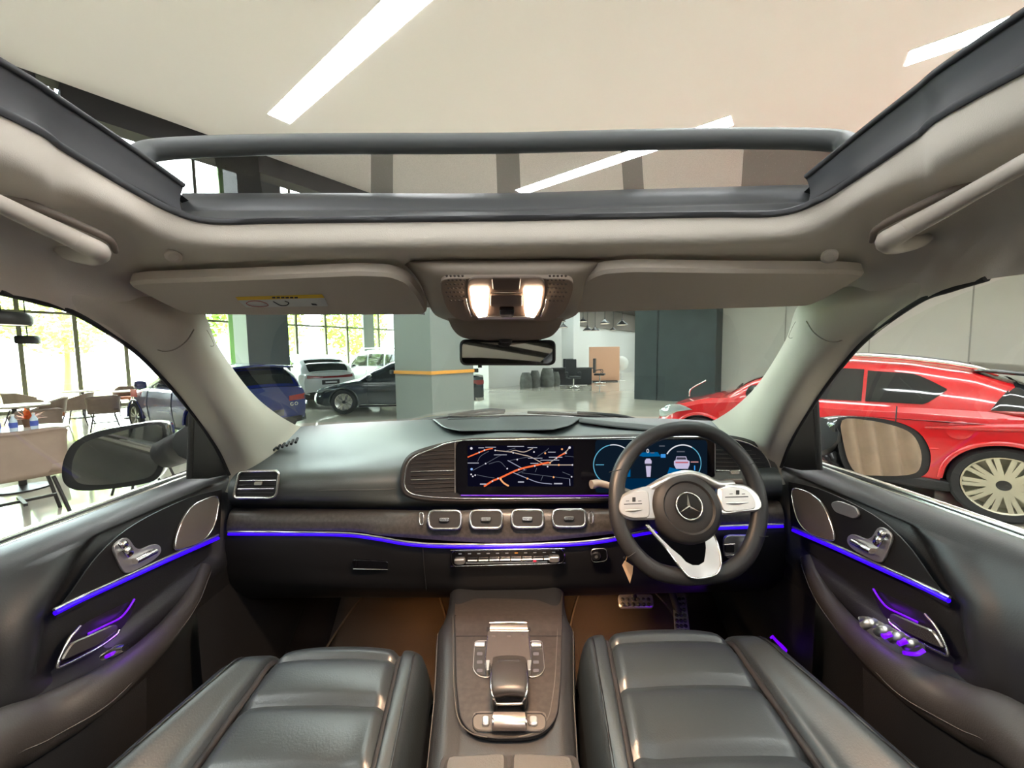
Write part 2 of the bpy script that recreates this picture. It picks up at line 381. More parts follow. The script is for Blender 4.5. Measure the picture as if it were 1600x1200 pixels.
for a0, b in ((-10.5, 17), (-10.5, 21), (-10.5, 25), (-10.5, 30), (-6.5, 17), (-6.5, 21), (-6.5, 25), (-6.5, 30)):  # added lamps, out of sight, that lift the dark far hall
    t = thing('ceiling_light', 'unseen light strip added to brighten the far hall', 'ceiling light', 'long linear ceiling lights', loc=W(a0 + 1.6, b, 4.65))
    box('lamp_housing', (0, 0, 0), (3.3, .3, .006), LF, t, ax=AX); box('lamp_diffuser', (0, 0, -.004), (3.2, .27, .003), LM, t, ax=AX)
# hall pendants
PN = mat('pendant_black', (.02, .018, .018, 1), .4); PG = mat('pendant_inner', (.8, .7, .6, 1), .5, emit=(1, .8, .6, 1), es=1.5)
def pendant(loc, r, hgt, drop, lab, cat='pendant lamp', grp=None, kind='cone'):
    t = thing('pendant_lamp', lab, cat, grp, loc=loc)
    if kind == 'cone': pr = [(r, 0), (r * .95, hgt * .15), (r * .35, hgt * .6), (r * .12, hgt * .75), (r * .1, hgt), (0, hgt)]
    else: pr = [(r * .93, 0), (r, hgt * .2), (r, hgt * .75), (r * .9, hgt), (r * .1, hgt * 1.02), (0, hgt * 1.02)]
    lathe('lamp_shade', pr, PN, t, seg=20)
    lathe('lamp_diffuser', [(0, .01), (r * .9, .01)], PG, t, seg=20)
    tube('lamp_cord', [(0, 0, hgt), (0, 0, drop)], .012, BLK, t, seg=5)
    return t
for u, v, d, s, l_ in ((918, 517, 21, 1, 'just right of the white pillar, low'), (930, 517, 23, 1, 'second from the white pillar'), (945, 506, 22, 1.1, 'third from the white pillar, hanging high'), (958, 516, 25, .8, 'smallest of those near the dark wall'), (972, 508, 20, 1.1, 'closest to the dark wall'), (880, 512, 20, .9, 'lower one left of the white pillar'), (877, 503, 21, .9, 'upper one left of the white pillar'), (911, 503, 24, 1., 'high beside the white pillar')):
    p = P(u, v, d); pendant(p, .26 * s, .3 * s, 4.65 - p.z, 'small dark pendant lamp in the far hall, ' + l_, grp='pendant lamps in the far hall')
# far hall furniture
DSK = mat('dark_desk', (.015, .017, .022, 1), .4)
p = G(895, 602); t = thing('office_desk', 'dark office desk at the far white pillar', 'desk', loc=(p.x, p.y, 0))
box('desk_front', (0, 0, .42), (1.9, .06, .8), DSK, t, bev=.01); box('desk_top', (0, .35, .85), (2.0, .85, .05), DSK, t, bev=.01)
box('desk_side', (-.9, .35, .42), (.05, .75, .8), DSK, t); box('desk_side', (.9, .35, .42), (.05, .75, .8), DSK, t)
def officechair(u, v, lab, rz=0.):
    p = G(u, v); t = thing('office_chair', lab, 'office chair', 'office chairs by the far desk', loc=(p.x, p.y, 0), rz=rz)
    box('seat', (0, 0, .5), (.55, .52, .1), DSK, t, bev=.03); box('backrest', (0, .26, .95), (.55, .09, .75), DSK, t, bev=.03)
    tube('stem', [(0, 0, .08), (0, 0, .46)], .03, CHR, t)
    for k in range(5):
        a = k * 2 * math.pi / 5; tube('leg', [(0, 0, .1), (.3 * math.cos(a), .3 * math.sin(a), .05)], .02, CHR, t, seg=6)
    for s in (-1, 1): tube('armrest', [(s * .3, -.1, .5), (s * .32, -.1, .72), (s * .32, .15, .72), (s * .3, .22, .7)], .02, DSK, t, seg=6)
officechair(887, 599.0, 'black office chair behind the far desk', 3.14)
officechair(896, 606.5, 'black office chair with chrome base before the far desk', .3)
officechair(937, 600, 'dark swivel chair beside the tan panel', 1.2)
p = G(944, 596); t = thing('display_panel', 'tan standing display panel in the far hall', 'panel', loc=(p.x, p.y, 0))
box('panel_board', (0, 0, 1.0), (1.7, .12, 1.9), mat('tan_board', rgb(215, 165, 135), .5), t, bev=.02); box('panel_base', (0, 0, .03), (1.4, .5, .05), DSK, t)
p = G(970, 595); t = thing('floor_fan', 'pale round floor fan standing by the bright end wall', 'fan', loc=(p.x, p.y, 0))
lathe('fan_cage', [(0, -.08), (.3, -.08), (.42, 0), (.3, .08), (0, .08)], WALLW, t, o=(0, 0, 1.0), axis=(.2, 1, 0)); tube('fan_pole', [(0, 0, 0), (0, 0, .7)], .03, WALLW, t); lathe('fan_base', [(0, 0), (.25, 0), (.24, .04), (0, .05)], WALLW, t)
SHT = mat('grey_dust_cover', rgb(110, 112, 108), .9, var=.2, bs=4)
for i, (u, s, h_) in enumerate(((822, .38, .72), (836, .34, .8), (855, .45, .9), (868, .3, .7))):
    p = G(u, 606 - i); o = lathe('covered_stool', [(s * .72, 0), (s * .8, h_ * .3), (s * .68, h_ * .75), (s * .48, h_), (s * .2, h_ * .9), (0, h_ * .92)], SHT, o=(0, 0, 0), seg=14)
    o.location = (p.x, p.y, 0); tag(o, ['grey covered stool, leftmost of the row along the far white wall', 'grey covered stool second from the left by the far wall', 'widest grey covered stool by the far wall', 'grey covered stool next to the far desk'][i], 'covered stool', 'covered stools along the far wall')
# ================================================================ PARKED CARS
def lerp_tab(tab, x):
    if x <= tab[0][0]: return tab[0][1]
    for (x0, y0), (x1, y1) in zip(tab, tab[1:]):
        if x <= x1:
            t = (x - x0) / (x1 - x0); t = t * t * (3 - 2 * t) * .5 + t * .5; return y0 + (y1 - y0) * t
    return tab[-1][1]
TYR = mat('tyre_rubber', (.025, .025, .026, 1), .75, spec=.3)
def make_wheel(car, x, y, R, rimm, spokes=5, rr=.7, double=True, wd=.22):
    s = 1 if y > 0 else -1
    t = lathe('wheel', [(R * rr, -wd / 2), (R * .93, -wd / 2), (R, -wd * .36), (R, wd * .36), (R * .93, wd / 2), (R * rr * 1.03, wd * .5), (R * rr, wd * .42)], TYR, car, o=(x, y, R), axis=(0, s, 0), seg=40)
    lathe('rim', [(R * rr, wd * .48), (R * rr * .95, wd * .45), (R * rr * .93, wd * .2), (R * rr * .9, -wd * .1), (0, -wd * .1)], rimm, t, o=(x, y, R), axis=(0, s, 0), seg=40)
    parts = []
    for k in range(spokes):
        for e in ((-.13, .13) if double else (0,)):
            a = 2 * math.pi * k / spokes + .3; a2 = a + e * 1.6; a1 = a + e * .6
            p0 = V((x + math.cos(a1) * R * .12, y + s * wd * .34, R + math.sin(a1) * R * .12)); p1 = V((x + math.cos(a2) * R * rr * .95, y + s * wd * .42, R + math.sin(a2) * R * rr * .95))
            d = (p1 - p0); q = V((0, s, 0)); parts.append(box('sp', (p0 + p1) / 2, (d.length, .018, R * (.1 if double else .2)), rimm, ax=(d.normalized(), q, d.normalized().cross(q))))
    join('spoke', parts, t)
    lathe('wheel_hub', [(0, wd * .42), (R * .13, wd * .4), (R * .16, wd * .3)], mat('hub_black', (.02, .02, .02, 1), .3), t, o=(x, y, R), axis=(0, s, 0), seg=20)
def make_car(name, label, loc, head, S):
    rz = math.atan2(head[1], head[0]); L, Wd, H = S['L'], S['W'] / 2, S['H']
    car = thing(name, label, 'car', loc=(loc[0], loc[1], 0), rz=rz); paint = S['paint']
    belt, roof, hw, zb = S['belt'], S['roof'], S['hw'], S['zb']
    def sec(x):
        w = Wd * lerp_tab(hw, x); b = lerp_tab(zb, x); t = lerp_tab(belt, x)
        m_ = b + (t - b) * .5
        return [(0, b), (w * .82, b), (w * .955, b + .05), (w * .985, b + (m_ - b) * .6), (w, m_ + .06), (w * .985, t - .16), (w * .965, t - .06), (w * .90, t), (w * .7, t + .025), (w * .35, t + .045), (0, t + .05)]
    n = 64; xs = [-L / 2 + L * (.5 - .5 * math.cos(math.pi * i / (n - 1))) * .35 + L * i / (n - 1) * .65 for i in range(n)]
    vs = []; k = None
    for x in xs:
        s_ = sec(x); ring = s_ + [(-y, z) for y, z in s_[-2:0:-1]]; k = len(ring); vs += [V((x, y, z)) for y, z in ring]
    fs = [(i * k + j, i * k + (j + 1) % k, (i + 1) * k + (j + 1) % k, (i + 1) * k + j) for i in range(n - 1) for j in range(k)]
    fs += [tuple(range(k))[::-1], tuple((n - 1) * k + j for j in range(k))]
    body = raw('body', vs, fs, paint, car)
    # wheel arches
    fa, ra, R = S['fa'], S['ra'], S['R']
    cut = []
    for x in (fa, ra):
        for s in (-1, 1):
            c = lathe('cut', [(0, 0), (R * 1.13, 0), (R * 1.13, .5), (0, .5)], None, None, o=(x, s * (Wd - .3), R), axis=(0, s, 0), seg=36)
            cut.append(c)
    for c in cut:
        bpy.context.view_layer.update(); md = body.modifiers.new('b', 'BOOLEAN'); md.object = c; md.operation = 'DIFFERENCE'; md.solver = 'EXACT'
        c.parent = car
    bpy.context.view_layer.update()
    dg = bpy.context.evaluated_depsgraph_get(); me = bpy.data.meshes.new_from_object(body.evaluated_get(dg)); body.modifiers.clear(); old = body.data; body.data = me
    bpy.data.meshes.remove(old)
    for p in me.polygons: p.use_smooth = True
    me.set_sharp_from_angle(angle=math.radians(32)); me.materials.clear(); me.materials.append(paint)
    for c in cut: bpy.data.objects.remove(c)
    box('underbody', ((fa + ra) / 2, 0, .42), (abs(fa - ra) - R * 2.2, Wd * 1.7, .5), DARK, car)
    for x in (fa, ra): box('wheel_housing', (x, 0, R + .1), (R * 2.2, (Wd - .26) * 2, R * 1.3), DARK, car)
    for x in (fa, ra):
        for s in (-1, 1):
            make_wheel(car, x, s * (Wd - .13), R, S['rim'], S.get('spokes', 5), S.get('rr', .7), S.get('double', True))
            pts = [(x + R * 1.14 * math.cos(a), s * (Wd * lerp_tab(hw, x) - .012), R + R * 1.14 * math.sin(a)) for a in [math.pi * (.0 + i / 10) for i in range(11)]]
            tube('arch_lip', pts, .022, S.get('lip', paint), car, n=24, seg=8)
    # greenhouse
    x0, x1 = roof[0][0], roof[-1][0]; tum = S.get('tum', .74)
    def gh(x, s):
        w = Wd * lerp_tab(hw, x); b = lerp_tab(belt, x); zr = lerp_tab(roof, x); f = min(1, max(0, (zr - b) / (H - b)))
        wb, wr = w * .915, w * (.915 + (tum - .915) * f)
        if s <= .5: t = s / .5; return V((x, wb + (wr - wb) * t - .035 * f * t * (1 - t) * -2, b - .02 + (zr - .05 - b) * t))
        t = (s - .5) / .5; a = t * math.pi / 2
        return V((x, wr * (1 - t) ** .85, zr - .05 + .05 * math.sin(min(1, t * 2.2) * math.pi / 2) + .03 * t))
    N, M_ = 40, 12; vs = []
    for i in range(N):
        x = x0 + (x1 - x0) * i / (N - 1); h = [gh(x, j / (M_ - 1)) for j in range(M_)]
        vs += h + [V((p.x, -p.y, p.z)) for p in h[-2::-1]]
    k = 2 * M_ - 1; fs = [(i * k + j, i * k + j + 1, (i + 1) * k + j + 1, (i + 1) * k + j) for i in range(N - 1) for j in range(k - 1)]
    rf = raw('roof', vs, fs, paint, car); rf.data.set_sharp_from_angle(angle=math.radians(40))
    def patch(nm, xa, xb, lo, hi, mt, mirror=True, o=.008, nx=16, ny=8, both=False, rim=None):
        """surface of the greenhouse between x=xa..xb, s=lo(t)..hi(t)"""
        for sg in ((1, -1) if mirror else (1,)):
            g = []
            for j in range(ny):
                row = []
                for i in range(nx):
                    t = i / (nx - 1); x = xa + (xb - xa) * t; s = lo(t) + (hi(t) - lo(t)) * j / (ny - 1)
                    p = gh(x, min(1, s) if s <= 1 else 2 - s)
                    if s > 1: p = V((p.x, -p.y, p.z))
                    e = 1e-3
                    q1 = gh(x + e, min(s, 2 - s)); q2 = gh(x, min(s, 2 - s) + e if min(s, 2 - s) < 1 - e else min(s, 2 - s) - e)
                    nn = (q1 - gh(x, min(s, 2 - s))).cross(q2 - gh(x, min(s, 2 - s)))
                    if nn.length < 1e-12: nn = V((0, 0, 1))
                    nn.normalize()
                    if nn.z < 0 or (s < .5 and nn.y < 0): nn = -nn
                    if s > 1: nn = V((nn.x, -nn.y, nn.z))
                    p = p + nn * o; row.append(V((p.x, p.y * sg, p.z)))
                g.append(row)
            vs = [p for r in g for p in r]
            fs = [(j * nx + i, j * nx + i + 1, (j + 1) * nx + i + 1, (j + 1) * nx + i) for j in range(ny - 1) for i in range(nx - 1)]
            ob = raw(nm, vs, fs, mt, car)
            if rim:
                per = g[0] + [r[-1] for r in g[1:-1]] + g[-1][::-1] + [r[0] for r in g[-2:0:-1]]
                tube('window_trim', per[::2], .012, rim, ob, n=60, closed=True, seg=6)
    gl = TG
    for (xa, xb, lo, hi) in S['windows']: patch('side_window', xa, xb, lo, hi, S.get('glass', gl), rim=S.get('rimtrim'))
    wa, wb_ = S['screen']; patch('windshield', wa, wb_, lambda t: .62, lambda t: 1.38, gl, mirror=False, ny=14)
    ra_, rb_ = S['rearglass']; patch('rear_window', ra_, rb_, lambda t: .62, lambda t: 1.38, gl, mirror=False, ny=14)
    # side details: door lines, handles, mirrors
    for x in S.get('doors', ()):
        for s in (1, -1):
            q = [(x, s * (y + .002), z) for y, z in sec(x)[2:8]]; tube('door_seam', q, .005, DARK, car, n=12, seg=4)
    for x in S.get('handles', ()):
        for s in (1, -1): tube('door_handle', [(x - .1, s * (Wd * .985), lerp_tab(belt, x) - .15), (x, s * (Wd + .015), lerp_tab(belt, x) - .15), (x + .1, s * (Wd * .985), lerp_tab(belt, x) - .15)], .016, S.get('handm', paint), car, seg=8)
    mx_ = S['mirror']
    for s in (1, -1):
        o = lathe('wing_mirror', [(0, -.1), (.07, -.09), (.1, 0), (.08, .07), (0, .09)], S.get('mirm', paint), car, o=(mx_, s * (Wd + .06), lerp_tab(belt, mx_) + .07), axis=(0, 1, 0), seg=16)
    # end lights and plates: polygons in (y,z) projected on the ends
    for nm, x, poly, mt, sym in S.get('ends', ()):
        for s in ((1, -1) if sym else (1,)):
            sgn = 1 if x > 0 else -1
            def onbody(y, z):
                xx = x
                for _ in range(400):
                    w = Wd * lerp_tab(hw, xx) * .985
                    top = lerp_tab(roof, xx) if x0 <= xx <= x1 else lerp_tab(belt, xx)
                    if abs(y) <= w and z <= top + .03: break
                    xx -= sgn * .005
                return V((xx + sgn * .014, (y + .012 * (1 if y > .5 * Wd else -1 if y < -.5 * Wd else 0)) * s, z))
            P2 = []; K_ = len(poly)
            for i in range(K_):
                (ya, za), (yb, zb_) = poly[i], poly[(i + 1) % K_]
                for j in range(6): P2.append((ya + (yb - ya) * j / 6, za + (zb_ - za) * j / 6))
            yc = sum(p[0] for p in P2) / len(P2); zc = sum(p[1] for p in P2) / len(P2); q = len(P2); vs = []
            for f in (1, .75, .5, .25): vs += [onbody(yc + (y - yc) * f, zc + (z - zc) * f) for y, z in P2]
            vs.append(onbody(yc, zc)); vs += [p - V((sgn * .05, 0, 0)) for p in vs[:q]]
            fs = [(k_ * q + i, k_ * q + (i + 1) % q, (k_ + 1) * q + (i + 1) % q, (k_ + 1) * q + i) for k_ in range(3) for i in range(q)]
            fs += [(3 * q + i, 3 * q + (i + 1) % q, 4 * q) for i in range(q)] + [(i, (i + 1) % q, 4 * q + 1 + (i + 1) % q, 4 * q + 1 + i) for i in range(q)]
            raw(nm, vs, fs, mt, car, angle=30)
    return car, gh, sec
SILR = mat('alloy_silver', rgb(190, 186, 165), .35, metal=.6)
TAILR = mat('tail_lamp_red', (.25, .01, .01, 1), .1, coat=1)
HLG = mat('headlamp_clear', (.55, .6, .6, 1), .08, metal=.6, coat=1)
PLT = mat('black_number_plate', (.01, .01, .01, 1), .4)
WHT = mat('plate_letters', (.8, .8, .8, 1), .5)
def paint(name, c, rough=.25): return mat(name, c, rough, spec=.5, coat=1.0)
# --- red hatchback, beside the driver window
red = dict(L=4.1, W=1.82, H=1.47, R=.335, fa=1.28, ra=-1.30, rr=.76, paint=paint('red_paint', (.55, .008, .012, 1)), rim=SILR, spokes=10, double=True,
    hw=[(-2.05, .74), (-1.9, .86), (-1.6, .97), (-1.3, 1.0), (-.8, .96), (0, .95), (.9, .96), (1.28, .985), (1.6, .93), (1.9, .80), (2.05, .60)],
    zb=[(-2.05, .32), (-1.7, .2), (1.7, .19), (2.05, .3)],
    belt=[(-2.05, .98), (-1.6, 1.0), (-1, .99), (0, .97), (.75, .98), (1.2, .93), (1.7, .80), (1.95, .66), (2.05, .56)],
    roof=[(-1.98, .98), (-1.65, 1.07), (-1.35, 1.23), (-1.05, 1.35), (-.6, 1.43), (-.2, 1.462), (0, 1.465), (.3, 1.42), (.7, 1.2), (1.12, .94)],
    windows=[(-.93, -.36, lambda t: .06 + .22 * max(0, 1 - t * 4) ** 1.2, lambda t: .44 - .14 * max(0, 1 - t * 2.5) ** 1.4), (-.33, .62, lambda t: .06, lambda t: .45 * (1 - max(0, t - .55) * .9)), (-1.9, -1.2, lambda t: .04, lambda t: .98 - .92 * max(0, (t - .72) / .28))],
    screen=(.33, 1.06), rearglass=(-1.9, -1.36), doors=(-.6, .62), handles=(-.3,), mirror=.62, mirm=paint('mirror_black', (.01, .01, .012, 1)), tum=.72,
    ends=[('tail_lamp', -2.05, [(.3, .93), (.85, .97), (.9, .86), (.6, .84), (.3, .86)], TAILR, True),
          ('headlamp', 2.05, [(.42, .60), (.72, .60), (.86, .76), (.83, .82), (.6, .74), (.42, .68)], HLG, True),
          ('grille', 2.05, [(-.6, .25), (.6, .25), (.62, .52), (-.62, .52)], DARK, False)])
rear_axle = V((4.45, 3.42, 0)) + V((.729, .685, 0)) * .72
hd = V((-.685, .729, 0)).normalized()
rc, gh_, sec_ = make_car('red_hatchback', 'glossy red hatchback parked alongside, seen through the driver window', rear_axle + hd * 1.30, hd, red)
BP = MATS['mirror_black']
for s in (1, -1):
    tube('roof_rail', [(-1.25, s * .56, 1.31), (-1.0, s * .60, 1.40), (-.4, s * .62, 1.49), (.2, s * .6, 1.49), (.42, s * .57, 1.40)], .022, BP if s < 0 else CHR, rc, seg=8, n=30)
    tube('rear_hip', [(-2.0, s * .70, .93), (-1.7, s * .85, .92), (-1.3, s * .89, .86), (-.8, s * .875, .80)], [.02, .05, .04, .01], red['paint'], rc, n=24)
    tube('side_crease', [(-.9, s * .868, .60), (0, s * .862, .52), (.9, s * .875, .60)], .012, red['paint'], rc, n=20)
    box('side_skirt', (0, s * .84, .25), (2.0, .08, .1), DARK, rc, bev=.02)
    lathe('fuel_cap', [(.085, 0), (.085, .004), (.08, .006), (0, .006)], red['paint'], rc, o=(-1.02, s * .885, .80), axis=(0, s, .1))
surf('rear_spoiler', [[(-1.1, -.6, 1.33), (-1.1, 0, 1.39), (-1.1, .6, 1.33)], [(-1.45, -.62, 1.29), (-1.48, 0, 1.35), (-1.45, .62, 1.29)], [(-1.7, -.58, 1.23), (-1.76, 0, 1.29), (-1.7, .58, 1.23)]], BP, rc, 16, 8, thick=.03)
for s in (1, -1): tube('tail_lamp_wing', [(-1.12, s * .80, .985), (-1.4, s * .835, .975), (-1.75, s * .80, .95), (-2.0, s * .70, .93)], [.008, .035, .04, .035], TAILR, rc, seg=8, n=20, sq=.8)
for s, q in ((.1, .42), (-.45, .0)): tube('wiper', [(1.08, s, 1.0), (.98, s + .25, 1.06), (.86, s + .5, 1.13)], .012, DARK, rc, seg=6)
tube('bonnet_sensor', [(1.75, .1, .86), (1.72, .1, .98), (1.52, .05, 1.12)], .012, CHR, rc, seg=6)
# --- blue hatchback
blue = dict(L=4.3, W=1.82, H=1.46, R=.33, fa=1.3, ra=-1.3, paint=paint('blue_paint', (.006, .014, .14, 1)), rim=SILR,
    hw=[(-2.15, .80), (-1.95, .92), (-1.5, .985), (-1.3, 1.0), (0, .97), (1.3, .98), (1.8, .85), (2.15, .62)],
    zb=[(-2.15, .3), (-1.8, .2), (1.8, .2), (2.15, .3)], belt=[(-2.15, .95), (-1.8, 1.0), (0, .97), (.8, .98), (1.3, .92), (1.9, .75), (2.15, .6)],
    roof=[(-2.08, .98), (-1.9, 1.25), (-1.75, 1.38), (-1.2, 1.44), (-.3, 1.46), (.3, 1.40), (.7, 1.2), (1.15, .95)],
    windows=[(-1.5, -.45, lambda t: .08, lambda t: .44), (-.4, .6, lambda t: .06, lambda t: .44 * (1 - max(0, t - .55) * .9))], screen=(.35, 1.08), rearglass=(-2.04, -1.84),
    doors=(-.45, .65), mirror=.65,
    ends=[('tail_lamp', -2.15, [(.38, .80), (.84, .84), (.86, .72), (.38, .70)], TAILR, True), ('number_plate', -2.15, [(-.26, .42), (.26, .42), (.26, .54), (-.26, .54)], PLT, False),
          ('rear_bumper_trim', -2.15, [(-.8, .26), (.8, .26), (.82, .38), (-.82, .38)], DARK, False), ('headlamp', 2.15, [(.45, .62), (.78, .66), (.8, .74), (.45, .7)], HLG, True)])
bl, _, _ = make_car('blue_hatchback', 'blue hatchback with dark rear window, partly hidden by the windshield pillar', (-6.55, 8.35), (-.88, .475), blue)
for i, s in enumerate('GO'): text('badge', s, (-2.17, -.42 - .09 * i, .63), (0, -1, 0), (0, 0, 1), .1, CHR, bl, ext=.006)
surf('rear_spoiler', [[(-1.7, -.6, 1.39), (-1.7, 0, 1.44), (-1.7, .6, 1.39)], [(-2.0, -.6, 1.36), (-2.03, 0, 1.4), (-2.0, .6, 1.36)]], blue['paint'], bl, 12, 6, thick=.03)
box('red_sticker', (1.2, .905, .86), (.3, .01, .16), mat('red_sticker', rgb(220, 40, 30), .5), bl)
# --- dark coupe
dk = dict(L=4.75, W=1.83, H=1.41, R=.335, fa=1.45, ra=-1.38, paint=paint('dark_blue_grey_paint', (.018, .028, .036, 1)), rim=CHR, spokes=5, lip=None,
    hw=[(-2.37, .72), (-2.1, .9), (-1.38, 1.0), (0, .97), (1.45, .99), (1.95, .88), (2.25, .72), (2.37, .5)],
    zb=[(-2.37, .35), (-2, .2), (2, .18), (2.37, .25)], belt=[(-2.37, .92), (-2.1, .99), (-1.4, .97), (0, .92), (.9, .92), (1.4, .86), (2.0, .72), (2.37, .52)],
    roof=[(-1.95, .97), (-1.3, 1.22), (-.8, 1.36), (-.2, 1.41), (.2, 1.39), (.6, 1.22), (1.15, .93)],
    windows=[(-1.35, -.5, lambda t: .1 + .25 * max(0, 1 - 2 * t), lambda t: .43 - .1 * max(0, 1 - 2 * t)), (-.45, .7, lambda t: .08, lambda t: .44 * (1 - max(0, t - .45) * 1.1))], rimtrim=None,
    screen=(.28, 1.08), rearglass=(-1.9, -1.0), doors=(-.5, .8), handles=(-.3,), mirror=.72, handm=CHR,
    ends=[('tail_lamp', -2.37, [(.35, .84), (.8, .86), (.82, .72), (.35, .74)], TAILR, True), ('number_plate', -2.37, [(-.26, .48), (.26, .48), (.26, .6), (-.26, .6)], WHT, False),
          ('rear_diffuser', -2.37, [(-.75, .24), (.75, .24), (.78, .36), (-.78, .36)], CHR, False),
          ('headlamp', 2.37, [(.4, .58), (.72, .6), (.86, .72), (.5, .72)], HLG, True), ('grille', 2.37, [(-.4, .35), (.4, .35), (.42, .6), (-.42, .6)], CHR, False)])
dk['lip'] = dk['paint']
dc, _, _ = make_car('dark_coupe', 'dark grey coupe parked broadside behind the broad grey column', (-3.25, 11.45), (-.99, -.10), dk)
tube('sill_chrome', [(-1.0, .9, .26), (0, .89, .24), (1.0, .9, .26)], .014, CHR, dc, n=16)
# --- white crossover
wt = paint('white_paint', (.78, .80, .80, 1))
wc = dict(L=4.85, W=1.92, H=1.68, R=.37, fa=1.45, ra=-1.38, paint=wt, rim=SILR,
    hw=[(-2.42, .82), (-2.2, .93), (-1.4, 1.0), (0, .97), (1.5, .98), (2.0, .86), (2.42, .6)], zb=[(-2.42, .42), (-2, .26), (2, .25), (2.42, .35)],
    belt=[(-2.42, 1.05), (-2.0, 1.14), (0, 1.06), (.8, 1.06), (1.4, .99), (2.1, .84), (2.42, .65)],
    roof=[(-2.36, 1.1), (-2.1, 1.35), (-1.75, 1.55), (-1.1, 1.65), (-.3, 1.68), (.3, 1.62), (.7, 1.4), (1.25, 1.03)],
    windows=[(-1.7, -.5, lambda t: .1 + .25 * max(0, 1 - 2.5 * t), lambda t: .44 - .08 * max(0, 1 - 2 * t)), (-.45, .7, lambda t: .08, lambda t: .44 * (1 - max(0, t - .55) * .9))], screen=(.35, 1.15), rearglass=(-2.33, -1.9), doors=(-.5, .8), mirror=.75,
    ends=[('light_bar', -2.42, [(-.9, 1.03), (-.4, .98), (.4, .98), (.9, 1.03), (.93, .93), (.4, .92), (-.4, .92), (-.93, .93)], TAILR, False), ('number_plate', -2.42, [(-.27, .72), (.27, .72), (.27, .86), (-.27, .86)], PLT, False),
          ('rear_bumper_trim', -2.42, [(-.85, .28), (.85, .28), (.8, .48), (.4, .52), (-.4, .52), (-.8, .48)], DARK, False), ('bumper_slot', -2.42, [(.8, .5), (.88, .6), (.84, .72), (.78, .52)], DARK, True)])
w1, _, _ = make_car('white_crossover', 'white crossover showing its rear light bar, beyond the dark grey coupe', (-7.5, 13.7), (-.74, .67), wc)
box('plate_lettering', (-2.46, 0, .79), (.006, .36, .05), WHT, w1)
# --- white off-roader
wo = dict(L=4.8, W=1.9, H=1.84, R=.39, fa=1.4, ra=-1.4, paint=wt, rim=SILR,
    hw=[(-2.4, .88), (-2.25, .97), (-1.4, 1.0), (0, .98), (1.5, .99), (2.1, .9), (2.4, .72)], zb=[(-2.4, .5), (-2, .4), (2, .38), (2.4, .45)],
    belt=[(-2.4, 1.12), (0, 1.12), (.9, 1.12), (1.5, 1.08), (2.2, 1.0), (2.4, .85)],
    roof=[(-2.36, 1.14), (-2.25, 1.6), (-2.1, 1.78), (-1.2, 1.84), (-.2, 1.84), (.35, 1.76), (.7, 1.5), (1.1, 1.1)], tum=.82,
    windows=[(-2.0, -1.3, lambda t: .1, lambda t: .42), (-1.2, -.35, lambda t: .08, lambda t: .43), (-.28, .62, lambda t: .08, lambda t: .43 * (1 - max(0, t - .6) * .9))], screen=(.4, 1.04), rearglass=(-2.34, -2.2), doors=(-1.2, -.3, .75), mirror=.7,
    ends=[('tail_lamp', -2.4, [(.62, 1.1), (.9, 1.1), (.9, .9), (.62, .95)], TAILR, True), ('number_plate', -2.4, [(-.27, .72), (.27, .72), (.27, .86), (-.27, .86)], PLT, False), ('rear_bumper_trim', -2.4, [(-.85, .45), (.85, .45), (.85, .58), (-.85, .58)], DARK, False)])
w2, _, _ = make_car('white_offroader', 'tall white off-road wagon with roof rails beyond the dark coupe', (-5.65, 16.3), (-.88, .475), wo)
for s in (1, -1): tube('roof_rail', [(-1.9, s * .68, 1.80), (-1.7, s * .68, 1.88), (0, s * .68, 1.9), (.3, s * .66, 1.80)], .025, SATIN, w2, seg=8)
# ================================================================ CAFE
UPH = mat('brown_grey_upholstery', rgb(150, 130, 118), .8, var=.06, bs=8)
ORL = mat('orange_tan_leather', rgb(190, 110, 70), .5)
LEGM = mat('chair_leg_metal', (.05, .045, .045, 1), .4, metal=.5)
TABM = mat('table_top_white', rgb(215, 200, 190), .3)
def chair_proto(name, label, w=.56, d=.52, h=.86, seatz=.46, up=UPH, su=None, style='tub'):
    t = thing(name, label, 'chair')
    surf('seat', [[(-w * .45, -d / 2, seatz), (0, -d / 2, seatz + .02), (w * .45, -d / 2, seatz)], [(-w * .48, 0, seatz + .02), (0, 0, seatz + .03), (w * .48, 0, seatz + .02)], [(-w * .42, d / 2, seatz), (0, d / 2, seatz + .02), (w * .42, d / 2, seatz)]], su or up, t, 10, 8, thick=.08)
    rows = []
    for k, z in enumerate((seatz - .02, seatz + .15, h - .05, h)):
        b = .03 * k; wf = (w / 2) * (1 + .03 * k)
        rows.append([(-wf, -d * (.5 - .28 * (k > 1)), z - (.14 if k > 1 else 0)), (-wf, -.02, z - (.1 if k > 1 else 0)), (-wf * .86, d * .42 + b * .6, z), (0, d * .5 + b, z + (.0 if k else 0)), (wf * .86, d * .42 + b * .6, z), (wf, -.02, z - (.1 if k > 1 else 0)), (wf, -d * (.5 - .28 * (k > 1)), z - (.14 if k > 1 else 0))])
    surf('backrest', rows, up, t, 26, 12, thick=.035)
    for sx in (-1, 1):
        for sy in (-1, 1):
            tube('leg', [(sx * w * .32, sy * d * .3, seatz - .05), (sx * w * .46, sy * d * .48, 0)], .014, LEGM, t, seg=6)
    box('stretcher', (0, 0, .2), (w * .75, .025, .025), LEGM, t); box('stretcher', (0, 0, .2), (.025, d * .7, .025), LEGM, t)
    return t
c0 = chair_proto('cafe_chair', 'x')
c1 = chair_proto('cafe_chair', 'x', w=.54, su=ORL)
def put(src, x, y, rz, label, s=.9, first=False):
    rz = math.atan2(x, -y) + rz + (0 if True else 0)
    c = src if first else copytree(src); c.location = (x, y, 0); c.rotation_euler = (0, 0, rz); c.scale = (s, s, s); c['label'] = label; c['group'] = 'upholstered cafe chairs'; return c
